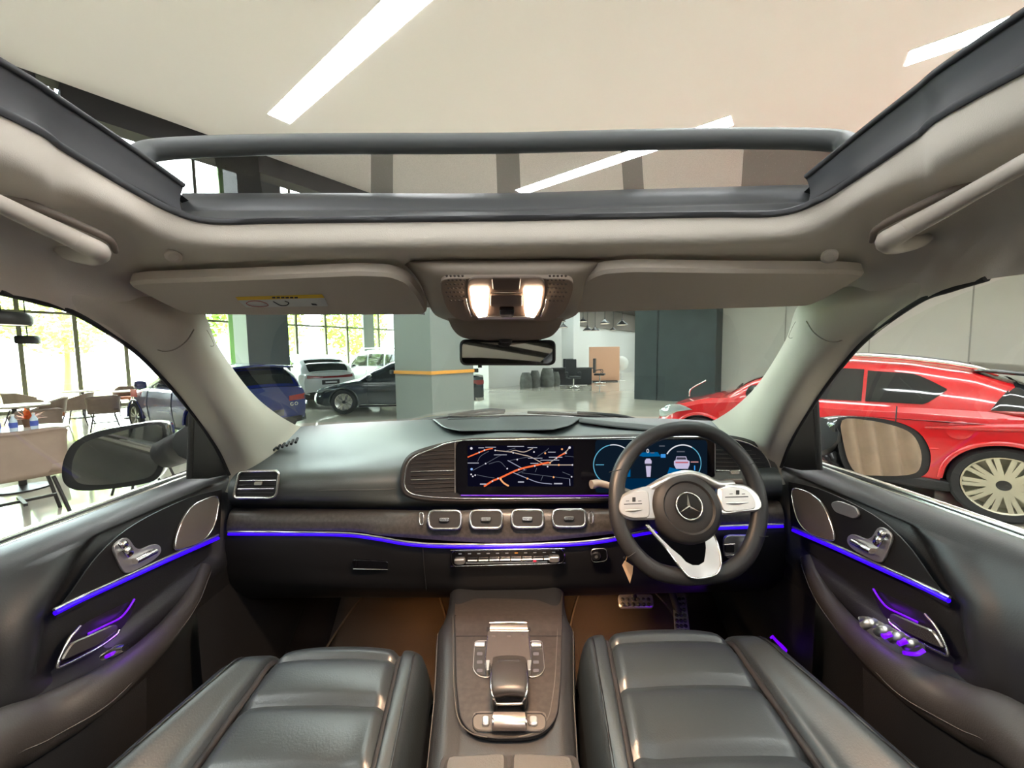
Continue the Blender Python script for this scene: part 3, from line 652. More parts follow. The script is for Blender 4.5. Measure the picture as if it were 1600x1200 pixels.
put(c0, -4.75, 3.62, .1, 'brown-grey upholstered cafe chair closest to the passenger window, back turned', 1.05, True)
put(c1, -4.35, 4.45, -1.2, 'cafe chair with orange seat, just above the passenger door mirror', first=True)
put(c0, -7.75, 6.2, .15, 'brown cafe chair behind the table with water bottles, back turned')
put(c1, -9.75, 8.0, 1.5, 'orange and brown cafe chair seen from the side, further behind the bottle table')
put(c0, -9.1, 8.5, .0, 'brown cafe chair seen squarely from behind, centre of the passenger window')
put(c0, -10.5, 9.2, 1.3, 'cafe chair turned sideways left of the squarely seen brown chair')
put(c0, -9.75, 10.3, -1.4, 'cafe chair facing left on the right side of the round table')
put(c1, -11.3, 11.2, 2.9, 'cafe chair on the window side of the round table, facing the car')
put(c0, -12.3, 9.6, -1.0, 'small dark cafe chair far back near the glass wall')
def table(x, y, r, label, z=.74, sq=False):
    t = thing('cafe_table', label, 'table', 'cafe tables', loc=(x, y, 0))
    if sq: box('table_top', (0, 0, z), (r * 2, r * 2, .035), TABM, t, bev=.006)
    else: lathe('table_top', [(0, z - .03), (r * .98, z - .03), (r, z - .01), (r * .99, z), (0, z)], TABM, t)
    tube('table_post', [(0, 0, .04), (0, 0, z - .03)], .035, LEGM, t, seg=10)
    lathe('table_base', [(0, 0), (r * .55, 0), (r * .55, .02), (.05, .05), (0, .05)], LEGM, t); return t
table(-6.0, 4.6, .42, 'cafe table carrying water bottles behind the closest chair')
table(-10.35, 10.45, .42, 'round cafe table in the centre of the passenger window')
table(-9.4, 7.2, .45, 'cafe table left of the squarely seen brown chair'); table(-11.9, 10.6, .4, 'small cafe table far back by the glass wall')
BOT = mat('bottle_water', (.65, .78, .9, 1), .1, spec=.8); LBL = mat('bottle_label_blue', rgb(80, 100, 190), .5)
for i, (dx, dy) in enumerate(((-.2, -.22), (-.06, -.26), (.08, -.24), (.2, -.18), (.28, -.05))):
    t = thing('water_bottle', ['leftmost water bottle on the cafe table', 'second water bottle from the left on the cafe table', 'middle water bottle on the cafe table', 'fourth water bottle from the left on the cafe table', 'rightmost water bottle on the cafe table'][i], 'bottle', 'water bottles on the cafe table', loc=(-6.0 + dx, 4.6 + dy, .74))
    lathe('bottle_body', [(0, 0), (.03, 0), (.032, .02), (.032, .13), (.013, .17), (.013, .19), (0, .19)], BOT, t, seg=14)
    lathe('bottle_label', [(.033, .05), (.033, .11)], LBL, t, seg=14); lathe('bottle_cap', [(.015, .185), (.015, .205), (0, .205)], WHT, t, seg=12)
# flowers and plants inside
def plant(name, x, y, z, h, n, mt, label, pot=True, sp=.3, lw=.05, cat='plant', ph=.3):
    t = thing(name, label, cat, loc=(x, y, z)); rnd_ = random.Random(int(x * 10) + n)
    if pot: lathe('pot', [(0, 0), (ph * .35, 0), (ph * .5, ph), (ph * .45, ph), (0, ph * .9)], mat('pot_brown', rgb(110, 80, 60), .6), t, seg=16)
    vs, fs = [], []
    for k in range(n):
        a = rnd_.uniform(0, 6.283); el = rnd_.uniform(.2, 1.3); l = h * rnd_.uniform(.6, 1.0); base = V((0, 0, ph * .9 if pot else 0)) 
        d = V((math.cos(a) * math.cos(el), math.sin(a) * math.cos(el), math.sin(el))); q = V((-math.sin(a), math.cos(a), 0)) * lw * h
        p1 = base + d * l * .5; p2 = base + d * l + V((0, 0, -l * .15)); b = len(vs); vs += [base, p1 - q, p1 + q, p2]; fs += [(b, b + 1, b + 2), (b + 1, b + 3, b + 2)]
    o = raw('leaves', vs, fs, mt, t, smooth=False); o['kind'] = 'stuff'; return t
GRN = mat('leaf_green', rgb(150, 185, 80), .6, var=.3, bs=3); GRN2 = mat('leaf_light', rgb(190, 215, 120), .6, var=.3, bs=2)
plant('flower_vase', -6.05, 4.75, .74, .2, 40, mat('orange_petals', rgb(235, 120, 60), .6, var=.3, bs=20), 'vase of orange flowers on the table with water bottles', lw=.12, ph=.1, cat='flowers')
plant('potted_plant', -9.3, 11.0, 0, .7, 110, GRN, 'leafy potted plant between the cafe chairs and the blue hatchback', ph=.3)
plant('potted_plant', -10.6, 12.3, 0, .9, 110, GRN2, 'light green potted plant behind the chair facing left', ph=.35)
# cafe pendants
p = P(2, 508, 4.6); t = pendant(p, .25, .15, 11.6 - p.z, 'large dark drum pendant lamp at the left edge of the passenger window', kind='drum')
p = P(44, 537, 9.0); t = pendant(p, .2, .18, 11.6 - p.z, 'smaller dark drum pendant lamp right of the large one', kind='drum')
# ================================================================ OUTSIDE
tag(box('ground_outside', W(-40, 8, -.16), (42, 110, .2), mat('outside_paving', rgb(212, 204, 150), .9, var=.2, bs=.6), ax=AX), kind='structure')
BRK = mat('palm_bark', rgb(150, 130, 100), .9)
def palm(x, y, h, label, seed):
    t = thing('palm_tree', label, 'tree', 'trees beyond the glass wall', loc=(x, y, -.06)); rr = random.Random(seed)
    tube('trunk', [(0, 0, 0), (.1, .05, h * .5), (.05, 0, h)], [.17, .12, .1], BRK, t, seg=8)
    vs, fs = [], []
    for k in range(16):
        a = k * 2.4; L = rr.uniform(1.6, 2.4); up = rr.uniform(.2, 1.2); d = V((math.cos(a), math.sin(a), 0)); q = V((-d.y, d.x, 0))
        for i in range(16):
            f = i / 16; c = V((.05, 0, h)) + d * L * f + V((0, 0, up * L * f * .6 - L * f * f * 1.1)); ll = .55 * (1 - abs(f - .45)); 
            for s in (-1, 1):
                b = len(vs); vs += [c, c + d * .07, c + q * s * ll + d * .25 - V((0, 0, .25 * ll))]; fs.append((b, b + 1, b + 2))
    o = raw('fronds', vs, fs, GRN2, t, smooth=False); o['kind'] = 'stuff'
def tree(x, y, h, r, label, seed, mt):
    t = thing('leafy_tree', label, 'tree', 'trees beyond the glass wall', loc=(x, y, -.06)); rr = random.Random(seed)
    tube('trunk', [(0, 0, 0), (.1, .05, h * .3), (-.05, 0, h * .7)], [.16, .1, .05], BRK, t, seg=8); vs, fs = [], []
    for k in range(2600):
        p = V((rr.gauss(0, 1), rr.gauss(0, 1), rr.gauss(0, 1))).normalized() * rr.uniform(.3, 1) ** .5; p = V((p.x * r, p.y * r, h * .62 + p.z * h * .36))
        e = V((rr.gauss(0, 1), rr.gauss(0, 1), rr.gauss(0, .6))).normalized() * .17; g_ = V((rr.gauss(0, 1), rr.gauss(0, 1), rr.gauss(0, 1))).normalized() * .09
        b = len(vs); vs += [p - e, p + g_, p + e, p - g_]; fs.append((b, b + 1, b + 2, b + 3))
    o = raw('leaves', vs, fs, mt, t, smooth=False); o['kind'] = 'stuff'
palm(-24.5, 8.4, 4.2, 'palm tree beyond the glass wall behind the pendant lamps', 1)
palm(-19.8, 14.6, 4.0, 'taller palm tree further out beyond the glass wall', 2)
for i, (a, b, h, r) in enumerate(((-24, 5.0, 7.5, 2.3), (-30, 1.5, 7, 2.4), (-24, -4.5, 7, 2.4), (-27, 9.8, 6, 2.2), (-25, 14.5, 6, 2.2), (-31, -4, 8, 3))):
    q = W(a, b); tree(q.x, q.y, h, r, ['leafy green tree beyond the glass wall, beside the dark column', 'slender green tree outside, mid passenger window', 'leafy tree outside at the left edge of the passenger window', 'green tree outside behind the white crossover', 'green tree outside behind the white off-roader', 'tall tree furthest beyond the glass wall'][i], i + 5, GRN2 if i % 2 else GRN)
oc = dict(wc); oc['paint'] = wt
make_car('parked_car_outside', 'pale car parked outside the glass wall, behind the cafe', (-21.0, 9.0), (.55, .83), oc)
# ================================================================ OWN CAR: SHELL
def full(rows_left_to_center):
    """mirror columns given left->centre (last one on the centre line)"""
    return [r + [mx(p) for p in r[-2::-1]] for r in rows_left_to_center]
X0 = XC
# headliner: columns from rear to the centre of the front, rows lip -> outer edge
cols = [
 [V((X0 - .50, -1.0, 1.80)), V((X0 - .53, -1.0, 1.765)), V((X0 - .565, -1.0, 1.755)), V((X0 - .63, -1.0, 1.70)), V((X0 - .665, -1.0, 1.62))],
 [V((X0 - .50, -.3, 1.80)), V((X0 - .53, -.3, 1.765)), V((X0 - .565, -.3, 1.755)), V((X0 - .63, -.3, 1.70)), V((X0 - .665, -.3, 1.62))],
 [V((X0 - .50, .15, 1.795)), V((X0 - .53, .15, 1.76)), V((X0 - .565, .17, 1.745)), V((X0 - .63, .22, 1.69)), V((X0 - .665, .3, 1.63))],
 [P(0, 180, .394), P(0, 250, .396), P(0, 300, .43), P(0, 380, .48), P(0, 458, .50)],
 [P(100, 238, .46), P(100, 290, .462), P(105, 330, .49), P(100, 420, .57), P(120, 492, .61)],
 [P(200, 297, .52), P(200, 340, .522), P(200, 375, .57), P(195, 455, .66), P(205, 545, .71)],
 [P(268, 333, .555), P(255, 374, .56), P(245, 402, .61), P(240, 462, .72), P(262, 560, .84)],
 [P(330, 350, .57), P(325, 386, .572), P(325, 412, .63), P(325, 440, .74), P(330, 480, .87)],
 [P(430, 349, .578), P(430, 388, .58), P(430, 413, .64), P(430, 440, .76), P(430, 480, .90)],
 [P(600, 347, .58), P(600, 386, .58), P(600, 411, .64), P(600, 436, .77), P(600, 480, .92)],
]
last = [V((X0, p.y, p.z)) for p in [P(790, 345, .58), P(790, 384, .58), P(790, 410, .64), P(790, 432, .77), P(790, 480, .93)]]
cols.append(last)
rows = full([[c[i] for c in cols] for i in range(5)])
hl = surf('headliner', rows, HEAD, None, nu=110, nv=28)
tag(hl, 'grey-beige fabric headliner framing the open sunroof', 'headliner')
lip = rows[0]
tube('sunroof_seal', [p + V((0, 0, .004)) for p in lip], .005, FRAMEG, hl, n=160, seg=6)
# B pillar / rear of headliner side closing and rear cabin shell
RS = mat('rear_trim', rgb(70, 66, 62), .8)
sh = thing('rear_cabin_shell', 'dark rear cabin lining behind the camera, seen in the interior mirror', 'cabin lining')
for s in (-1, 1):
    surf('quarter_panel', [[sid((X0 - .665, y, 1.62), s) for y in (-2.6, -1.6)], [sid((X0 - .78, y, 1.25), s) for y in (-2.6, -1.6)], [sid((X0 - .78, y, .55), s) for y in (-2.6, -1.6)]], RS, sh, 4, 6)
    surf('rear_door_panel', [[sid((X0 - .86, y, 1.235), s) for y in (-1.7, -.28)], [sid((X0 - .78, y, 1.15), s) for y in (-1.7, -.28)], [sid((X0 - .78, y, .45), s) for y in (-1.7, -.28)]], RS, sh, 4, 6)
    surf('center_pillar', [[sid((X0 - .665, y, 1.63), s) for y in (-.52, -.38)], [sid((X0 - .8, y, 1.25), s) for y in (-.55, -.34)], [sid((X0 - .8, y, .5), s) for y in (-.55, -.34)]], RS, sh, 4, 6)
surf('rear_header', [[(X0 - .67, -1.05, 1.62), (X0, -1.05, 1.80), (X0 + .67, -1.05, 1.62)], [(X0 - .65, -2.3, 1.58), (X0, -2.3, 1.68), (X0 + .65, -2.3, 1.58)]], RS, sh, 12, 6)
surf('rear_bulkhead', [[(X0 - .8, -2.6, 1.1), (X0 + .8, -2.6, 1.1)], [(X0 - .8, -2.6, .4), (X0 + .8, -2.6, .4)]], RS, sh, 4, 4)
rs = thing('rear_bench_seat', 'rear bench seat behind the camera, seen in the interior mirror', 'seat')
box('seat_cushion', (X0, -1.35, .72), (1.35, .5, .22), LEA, rs, bev=.05); box('backrest', (X0, -1.66, 1.05), (1.3, .18, .6), LEA, rs, bev=.05)
for x in (-.42, 0, .42): box('headrest', (X0 + x, -1.7, 1.42), (.26, .1, .16), LEA, rs, bev=.035)
# round clips
for u, v, s in ((271, 402, 0), (1296, 403, 1)):
    p = P(u, v - 2, .588); n_ = (EYE - p).normalized() + V((0, 0, -.8)); n_.normalize()
    t = thing('headliner_clip', 'small oval clip on the headliner above the %s sun visor' % ('driver' if s else 'passenger'), 'clip', loc=p)
    lathe('clip_disc', [(.0105, -.004), (.0105, .002), (.009, .003), (.0, .003)], HEADP, t, axis=n_, seg=20)
    lathe('clip_slot', [(.0065, .003), (.006, .0036), (0, .0036)], HEADP, t, axis=n_, seg=16)
# ---------------- sunroof frame
sf = thing('sunroof_frame', 'dark grey sunroof frame with side rails around the open roof', 'sunroof frame')
up_ = [P(-200, -30, .30), P(0, 96, .405), P(100, 160, .47), P(200, 228, .54), P(287, 290, .61)]
lo_ = [P(-200, 70, .30), P(0, 178, .398), P(100, 236, .462), P(200, 295, .525), P(287, 338, .60)]
up_ = [V((X0 - .512, -1.0, 1.86)), V((X0 - .512, -.2, 1.865)), V((X0 - .512, .2, 1.865))] + up_[1:]
lo_ = [V((X0 - .503, -1.0, 1.80)), V((X0 - .503, -.2, 1.80)), V((X0 - .503, .2, 1.795))] + lo_[1:]
for s in (-1, 1):
    surf('side_rail', [[sid(p, s) for p in lo_], [sid(p.lerp(q, .5) + V((-.006, 0, 0)), s) for p, q in zip(lo_, up_)], [sid(p, s) for p in up_]], FRAMEG, sf, 40, 8)
    tube('rail_edge', [sid(p, s) for p in up_], .004, FRAMEG, sf, n=40, seg=6)
    tube('rail_groove', [sid(p.lerp(q, .06), s) for p, q in zip(lo_, up_)], .0045, BLK, sf, n=40, seg=6)
fr = [[P(u, v, d) for u in (284, 540, 790)] for v, d in ((352, .597), (345, .61), (331, .64), (329.5, .652), (322, .657), (309, .672), (302, .70), (303, .73))]
for r in fr:
    for p in r[2:]: p.x = X0
FR2 = mat('front_frame_grey', rgb(72, 74, 76), .45, spec=.4)
surf('front_crossmember', full(fr), FR2, sf, 40, 40)
# outer roof skin around the opening (black painted roof)
ROOFP = paint('own_car_black_paint', (.008, .009, .011, 1), .2)
own = thing('black_car_body', 'black outer bodywork of the car the camera sits in', 'car body')
for s in (-1, 1):
    surf('roof_skin', [[sid((X0 - .515, y, z), s) for y, z in ((-2.3, 1.84), (-1, 1.87), (.2, 1.872), (.6, 1.83), (.80, 1.77))], [sid((X0 - .68, y, z), s) for y, z in ((-2.3, 1.76), (-1, 1.80), (.2, 1.80), (.6, 1.72), (.86, 1.65))], [sid((X0 - .72, y, z), s) for y, z in ((-2.3, 1.72), (-1, 1.72), (.2, 1.71), (.5, 1.675), (.72, 1.62), (.88, 1.53))]], ROOFP, own, 20, 10)
surf('roof_rear_skin', [[(X0 - .6, -1.0, 1.84), (X0, -1.0, 1.88), (X0 + .6, -1.0, 1.84)], [(X0 - .6, -2.3, 1.78), (X0, -2.3, 1.84), (X0 + .6, -2.3, 1.78)]], ROOFP, own, 10, 5)
for s in (-1, 1):
    surf('door_skin', [[sid((X0 - .875, y, 1.225), s) for y in (-2.4, 0, 1.1)], [sid((X0 - .93, y, 1.15), s) for y in (-2.4, 0, 1.1)], [sid((X0 - .97, y, .95), s) for y in (-2.4, 0, 1.1)], [sid((X0 - .95, y, .4), s) for y in (-2.4, 0, 1.1)]], mat('door_paint', (.006, .006, .007, 1), .25, spec=.3), own, 16, 12)
    tube('beltline_chrome', [sid((X0 - .89, y, 1.222), s) for y in (-2.4, -1, 0, 1.05)], .012, CHR, own, n=20, seg=6)
    surf('front_fender', [[sid((X0 - .8, y, z), s) for y, z in ((1.1, 1.2), (1.8, 1.16), (2.7, 1.02), (3.1, .8))], [sid((X0 - .97, y, z), s) for y, z in ((1.1, 1.0), (1.8, 1.0), (2.7, .9), (3.0, .7))], [sid((X0 - .96, y, z), s) for y, z in ((1.1, .4), (1.8, .4), (2.7, .4), (2.9, .4))]], ROOFP, own, 14, 10)
surf('bonnet', full([[V((X0 - .8, 1.62, 1.20)), V((X0 - .4, 1.86, 1.235)), V((X0, 1.92, 1.25))], [V((X0 - .82, 2.2, 1.12)), V((X0 - .4, 2.2, 1.215)), V((X0, 2.2, 1.22))], [V((X0 - .8, 2.9, .95)), V((X0 - .4, 3.05, 1.03)), V((X0, 3.1, 1.05))], [V((X0 - .7, 3.1, .7)), V((X0 - .4, 3.2, .75)), V((X0, 3.22, .75))]]), ROOFP, own, 30, 20)
# ---------------- wind deflector
wd = thing('wind_deflector', 'raised mesh wind deflector across the front of the open sunroof', 'wind deflector')
top = [P(205, 249, .60), P(250, 234, .64), P(390, 227, .665), P(560, 225, .675)]; t5 = P(790, 224, .68); t5.x = X0; top.append(t5)
bot = [P(215, 300, .66), P(262, 302, .69), P(400, 302, .715), P(560, 302, .72)]; b5 = P(790, 302, .725); b5.x = X0; bot.append(b5)
topf = full([top])[0]; botf = full([bot])[0]
tube('deflector_bar', topf, .0165, mat('deflector_plastic', rgb(98, 102, 103), .5), wd, n=70, seg=12, sq=.95)
tb = CR(topf, 241); bb = CR(botf, 241)
ML = meshmat('fine_mesh_fabric', (.30, .285, .26, 1), .42); MD_ = meshmat('dark_mesh_fabric', (.13, .125, .115, 1), .78)
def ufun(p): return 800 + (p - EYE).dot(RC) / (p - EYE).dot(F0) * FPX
bands = [(335, 405), (575, 610), (773, 806), (966, 1003), (1160, 1345)]  # stripes of the mesh drawn darker and more opaque
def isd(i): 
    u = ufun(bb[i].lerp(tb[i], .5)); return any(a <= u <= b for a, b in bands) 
i = 0
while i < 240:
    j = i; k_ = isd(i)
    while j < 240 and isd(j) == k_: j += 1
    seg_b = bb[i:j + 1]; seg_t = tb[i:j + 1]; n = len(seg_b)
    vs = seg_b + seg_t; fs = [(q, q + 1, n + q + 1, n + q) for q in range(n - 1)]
    raw('dark_mesh_band' if k_ else 'mesh_panel', vs, fs, MD_ if k_ else ML, wd); i = j
# ---------------- grab handles
for s in (-1, 1):
    t = thing('grab_handle', 'grey-beige ceiling grab handle on the %s side' % ('passenger' if s < 0 else 'driver'), 'grab handle')
    hp = [P(-6, 316, .405) + (P(-6, 316, .405) - P(108, 370, .475)) * q_ for q_ in (2.4, 1.6, .8)] + [P(-6, 316, .405), P(52, 344, .44), P(108, 370, .475), P(140, 386, .492)]
    tube('handle_bar', [sid(p, s) for p in hp], [.0065, .007, .0075, .009, .0105], HEADP, t, n=50, seg=12, sq=1.25)
    tube('handle_end', [sid(p, s) for p in (P(122, 377, .482), P(150, 391, .495), P(143, 399, .51), P(108, 396, .53), P(86, 386, .545))], [.0105, .013, .013, .009, .004], HEADP, t, n=26, seg=12)
    tube('handle_recess', [sid(p, s) for p in (P(0, 303, .436), P(60, 326, .46), P(120, 350, .488), P(170, 374, .512), P(181, 394, .53))], [.006, .006, .005, .003], HEADD, t, n=30, seg=8)
# ---------------- windshield pillars
for s in (-1, 1):
    t = thing('windshield_pillar', 'light fabric windshield pillar trim on the %s side' % ('passenger' if s < 0 else 'driver'), 'pillar')
    out = [P(0, 457, .50), P(60, 472, .555), P(120, 491, .61), P(205, 544, .71), P(255, 592, .79), P(296, 640, .87), P(338, 700, .96), P(358, 742, 1.02), P(350, 775, 1.03)]
    midA = [P(0, 430, .515), P(70, 440, .57), P(140, 462, .62), P(225, 515, .70), P(290, 572, .78), P(342, 640, .87), P(375, 695, .97), P(390, 725, 1.04), P(385, 745, 1.06)]
    midB = [P(10, 400, .57), P(90, 415, .63), P(190, 440, .695), P(275, 493, .74), P(328, 555, .83), P(378, 625, .95), P(410, 670, 1.06), P(420, 703, 1.12), P(425, 712, 1.14)]
    inn = [P(60, 395, .62), P(140, 405, .67), P(240, 435, .76), P(316, 488, .84), P(343, 545, .93), P(392, 612, 1.07), P(430, 645, 1.19), P(458, 662, 1.28), P(470, 667, 1.32)]
    pl = surf('pillar_trim', [[sid(p, s) for p in r] for r in (out, midA, midB, inn)], PILF, t, 60, 24)
    tube('door_seal', [sid(p, s) for p in out[:8]], .004, RUB, t, n=50, seg=8)
    sm = [P(233, 541, .735), P(245, 546, .735), P(258, 549, .738), P(275, 545, .745), P(292, 532, .755), P(303, 515, .772)]
    tube('trim_seam', [sid(p, s) for p in sm], .0012, mat('pillar_line_grey', rgb(150, 142, 130), .9), t, n=24, seg=5)  # seam drawn as a thin line darker than the pillar fabric
    bd = Pl(sid(P(325, 535, .85), s), EYE - sid(P(325, 535, .85), s))
    tube('airbag_badge', [sid(P(u, v, .848), s) for u, v in ((318, 515), (324, 517), (334, 537), (331, 541), (325, 537), (317, 519))], 0.0005, MATS['pillar_line_grey'], t, closed=True, seg=4)
# ---------------- windshield, wipers
ws_in = [P(290, 470, .80), P(316, 488, .86), P(343, 545, .96), P(392, 612, 1.11), P(430, 645, 1.24), P(458, 662, 1.33)]
ctr = [V((X0, y, z)) for y, z in ((.90, 1.66), (.97, 1.635), (1.15, 1.565), (1.45, 1.43), (1.7, 1.32), (1.86, 1.255))]
g_ = []
for a, b in zip(ws_in, ctr):
    mdp = a.lerp(b, .55) + V((0, (b.y - a.y) * .28, (b.z - a.z) * .28)); g_.append([a, mdp, b, mx(mdp), mx(a)])
tag(surf('front_windshield', g_, WS, None, 40, 24), 'curved windshield glass between the two pillars', 'windshield')
for a, b, lab in (((X0 - .5, 1.72, 1.235), (X0 - .02, 1.93, 1.262), 'wiper resting at the windshield base on the passenger side'), ((X0 + .1, 1.92, 1.262), (X0 + .62, 1.72, 1.235), 'wiper resting at the windshield base on the driver side')):
    t = thing('windshield_wiper', lab, 'wiper')
    a, b = V(a), V(b); tube('wiper_blade', [a, a.lerp(b, .5) + V((0, 0, .01)), b], .008, RUB, t, seg=6); tube('wiper_arm', [a.lerp(b, .45) + V((0, .0, .02)), a.lerp(b, .8) + V((0, .02, .02)), b + V((.0, .06, .0))], .009, DARK, t, seg=6)
# ---------------- side door: panel, window, etc.
def inpoly_sd(p, poly):
    """signed distance to polygon (positive inside) in 2-D"""
    x, y = p; ins = False; d = 1e9; n = len(poly)
    for i in range(n):
        x1, y1 = poly[i]; x2, y2 = poly[(i + 1) % n]
        if (y1 > y) != (y2 > y) and x < (x2 - x1) * (y - y1) / (y2 - y1) + x1: ins = not ins
        dx, dy = x2 - x1, y2 - y1; t = max(0, min(1, ((x - x1) * dx + (y - y1) * dy) / (dx * dx + dy * dy + 1e-12)))
        d = min(d, math.hypot(x - x1 - t * dx, y - y1 - t * dy))
    return d if ins else -d
DP = Pl((X0 - .746, .8, 1.1), (1, 0, .10))
def dp(u, v, h=0.): return DP.pt(u, v, h)
def yz(L): return [(p.y, p.z) for p in [dp(u, v) for u, v in L]]
ins_poly = yz(rnd([V((a, b, 0)) for a, b in ((352, 752), (300, 768), (235, 795), (185, 825), (140, 868), (100, 925), (72, 962), (60, 1060), (120, 1062), (240, 960), (345, 872))], 25, 3) and [(352, 752), (300, 768), (235, 795), (185, 825), (140, 868), (100, 925), (72, 965), (60, 1060), (120, 1062), (240, 960), (345, 872)])
sec_d = [(-.886, 1.222), (-.871, 1.232), (-.841, 1.236), (-.806, 1.225), (-.776, 1.19), (-.756, 1.14), (-.748, 1.09), (-.748, 1.0), (-.762, .93), (-.79, .86), (-.80, .75), (-.795, .62), (-.75, .45)]
def make_door(s):
    who = 'driver' if s > 0 else 'passenger'
    t = thing('car_door', 'black leather %s door panel with violet-blue light strip' % who, 'car door')
    base = CR([V((a, 0, b)) for a, b in sec_d], 130); ys = [-.3 + 1.38 * i / 150 for i in range(151)]; vs = []
    for y in ys:
        for q in base:
            x = q.x; z = q.z + (.012 if q.z > 1.15 else 0) * 0
            if y > -.05 and .8 < z < 1.21:
                sd = inpoly_sd((y, z), ins_poly); f = max(0, min(1, (sd + .004) / .018)); f = f * f * (3 - 2 * f)
                x -= .014 * f; 
                if -.05 < sd < 0: x += .006 * math.sin(-sd / .05 * math.pi)
            vs.append(sid((X0 + x, y, z), s))
    n = len(base); fs = [(i * n + j, i * n + j + 1, (i + 1) * n + j + 1, (i + 1) * n + j) for i in range(150) for j in range(n - 1)]
    raw('door_panel', vs, fs, LEA, t)
    tube('window_molding', [sid((X0 - .888, y, 1.236), s) for y in (-.3, .4, 1.05)], .007, CHR, t, n=12, seg=8)
    # insert: dark trim sheet
    q = [(345, 765), (300, 776), (240, 802), (190, 832), (148, 872), (110, 925), (90, 950), (330, 838)]
    pts = CR([dp(u, v) for u, v in q[:7]], 24) + CR([dp(u, v) for u, v in ((84, 968), (200, 905), (342, 842))], 12)
    plate('trim_insert', [sid(p, s) for p in pts], sid(V((1, 0, .1)), s) if s < 0 else V((-1, 0, .1)), .003, WOOD if False else PLAS, t, .0)
    nn = V((1, 0, .1)) if s < 0 else V((-1, 0, .1))
    lt = [dp(u, v, .006) for u, v in ((86, 958), (130, 936), (200, 904), (270, 872), (341, 841))]
    tube('light_strip', [sid(p, s) for p in lt], .0042, BLUEL, t, n=30, seg=8)
    tube('light_strip_molding', [sid(dp(u, v, .006), s) for u, v in ((84, 953), (130, 931), (200, 899), (270, 867), (341, 836))], .0028, SATIN, t, n=30, seg=6)
    # speaker grille
    gp = rnd([dp(u, v, .004) for u, v in ((340, 772), (300, 787), (281, 812), (268, 856), (276, 860), (312, 848), (330, 828), (338, 800))], .03, 4)
    g = plate('speaker_grille', [sid(p, s) for p in gp], nn, .004, mat('speaker_aluminium', rgb(135, 125, 118), .4, metal=.7, bump=.8, bs=1500), t, .001)
    tube('grille_rim', [sid(p + V((.004, 0, 0)), s) for p in gp[::2]], .0018, CHR, g, n=60, closed=True, seg=6)
    # seat adjustment switches
    sp_ = rnd([dp(u, v, .004) for u, v in ((171, 853), (196, 836), (212, 862), (238, 849), (249, 853), (250, 864), (238, 876), (200, 896), (190, 895))], .018, 4)
    b = plate('seat_switch_plate', [sid(p, s) for p in sp_], nn, .004, ALU, t, .001)
    for P1, P2, r in (((191, 848), (195, 853), .0075), ((197, 857), (203, 865), .009), ((210, 877), (240, 862), .0095)):
        tube('switch_button', [sid(dp(*P1, .014), s), sid(dp((P1[0] + P2[0]) / 2, (P1[1] + P2[1]) / 2, .016), s), sid(dp(*P2, .014), s)], r, CHR, b, seg=10, sq=.7)
    if s > 0:
        mp = [mx(dp(u, v, .004)) for u, v in ()]
    # inner door handle
    hr = [dp(u, v, .003) for u, v in ((86, 1040), (104, 1000), (124, 978), (160, 958), (212, 935), (203, 958), (190, 982), (150, 1012))]
    h0 = plate('door_handle', [sid(p, s) for p in rnd(hr, .02, 4)], nn, .003, mat('handle_bowl', (.02, .015, .03, 1), .25), t)
    tube('handle_surround', [sid(p + V((.004, 0, 0)), s) for p in [dp(u, v, .003) for u, v in ((122, 978), (104, 1000), (86, 1040), (100, 1038), (150, 1012), (178, 992), (183, 984))]], .0028, CHR, h0, n=40, seg=8)
    lv = [dp(u, v, .012) for u, v in ((88, 1036), (108, 1004), (128, 996), (142, 990), (178, 974), (182, 984), (150, 1008))]
    plate('handle_lever', [sid(p, s) for p in rnd(lv, .01, 3)], nn, .006, mat('lever_chrome', (.35, .34, .33, 1), .25, metal=.9), h0, .002)
    tube('handle_light', [sid(dp(u, v, .012), s) for u, v in ((138, 990), (165, 977), (187, 966), (200, 952), (210, 936))], .0017, VIOL, h0, n=24, seg=8)
    # window switches
    if s < 0:
        w_ = plate('window_switch', rnd([P(u, v, .62) + V((.0, 0, 0)) for u, v in ((156, 1027), (180, 1010), (202, 1008), (197, 1018), (172, 1031))], .008, 3), (.5, 0, 1), .004, SATIN, t, .001)
        tube('switch_rocker', [P(162, 1026, .612), P(180, 1016, .612), P(196, 1012, .612)], .006, CHR, w_, seg=8)
        tube('switch_light', [P(166, 1026, .605), P(176, 1021, .605)], .003, VIOL, w_, seg=6)
    else:
        w_ = plate('window_switch', rnd([P(u, v, .60) for u, v in ((1338, 964), (1362, 966), (1446, 1010), (1446, 1020), (1425, 1027), (1400, 1020), (1352, 985))], .012, 3), (-.5, 0, 1), .004, SATIN, t, .001)
        for k in range(4):
            f = k / 3.4; a, b_ = (1350 + 72 * f, 978 + 36 * f), (1366 + 72 * f, 972 + 36 * f)
            tube('switch_rocker', [P(a[0], a[1], .593), P((a[0] + b_[0]) / 2, (a[1] + b_[1]) / 2 - 1, .585), P(b_[0], b_[1], .593)], .0065, SATIN, w_, seg=8)
        for k in (1, 2): tube('switch_light', [P(1358 + 24 * k - 3, 983 + 11 * k, .58), P(1358 + 24 * k + 9, 979 + 11 * k, .58)], .0045, VIOL, w_, seg=6)
        tube('switch_light', [P(1412, 1020, .585), P(1432, 1022, .585), P(1444, 1016, .585)], .003, VIOL, w_, seg=6)
        mb = rnd([mx(dp(1575 - u, v + 17, .004)) for u, v in ((1298, 786), (1310, 781), (1342, 794), (1347, 806), (1338, 812), (1304, 799))], .01, 3)
        pass
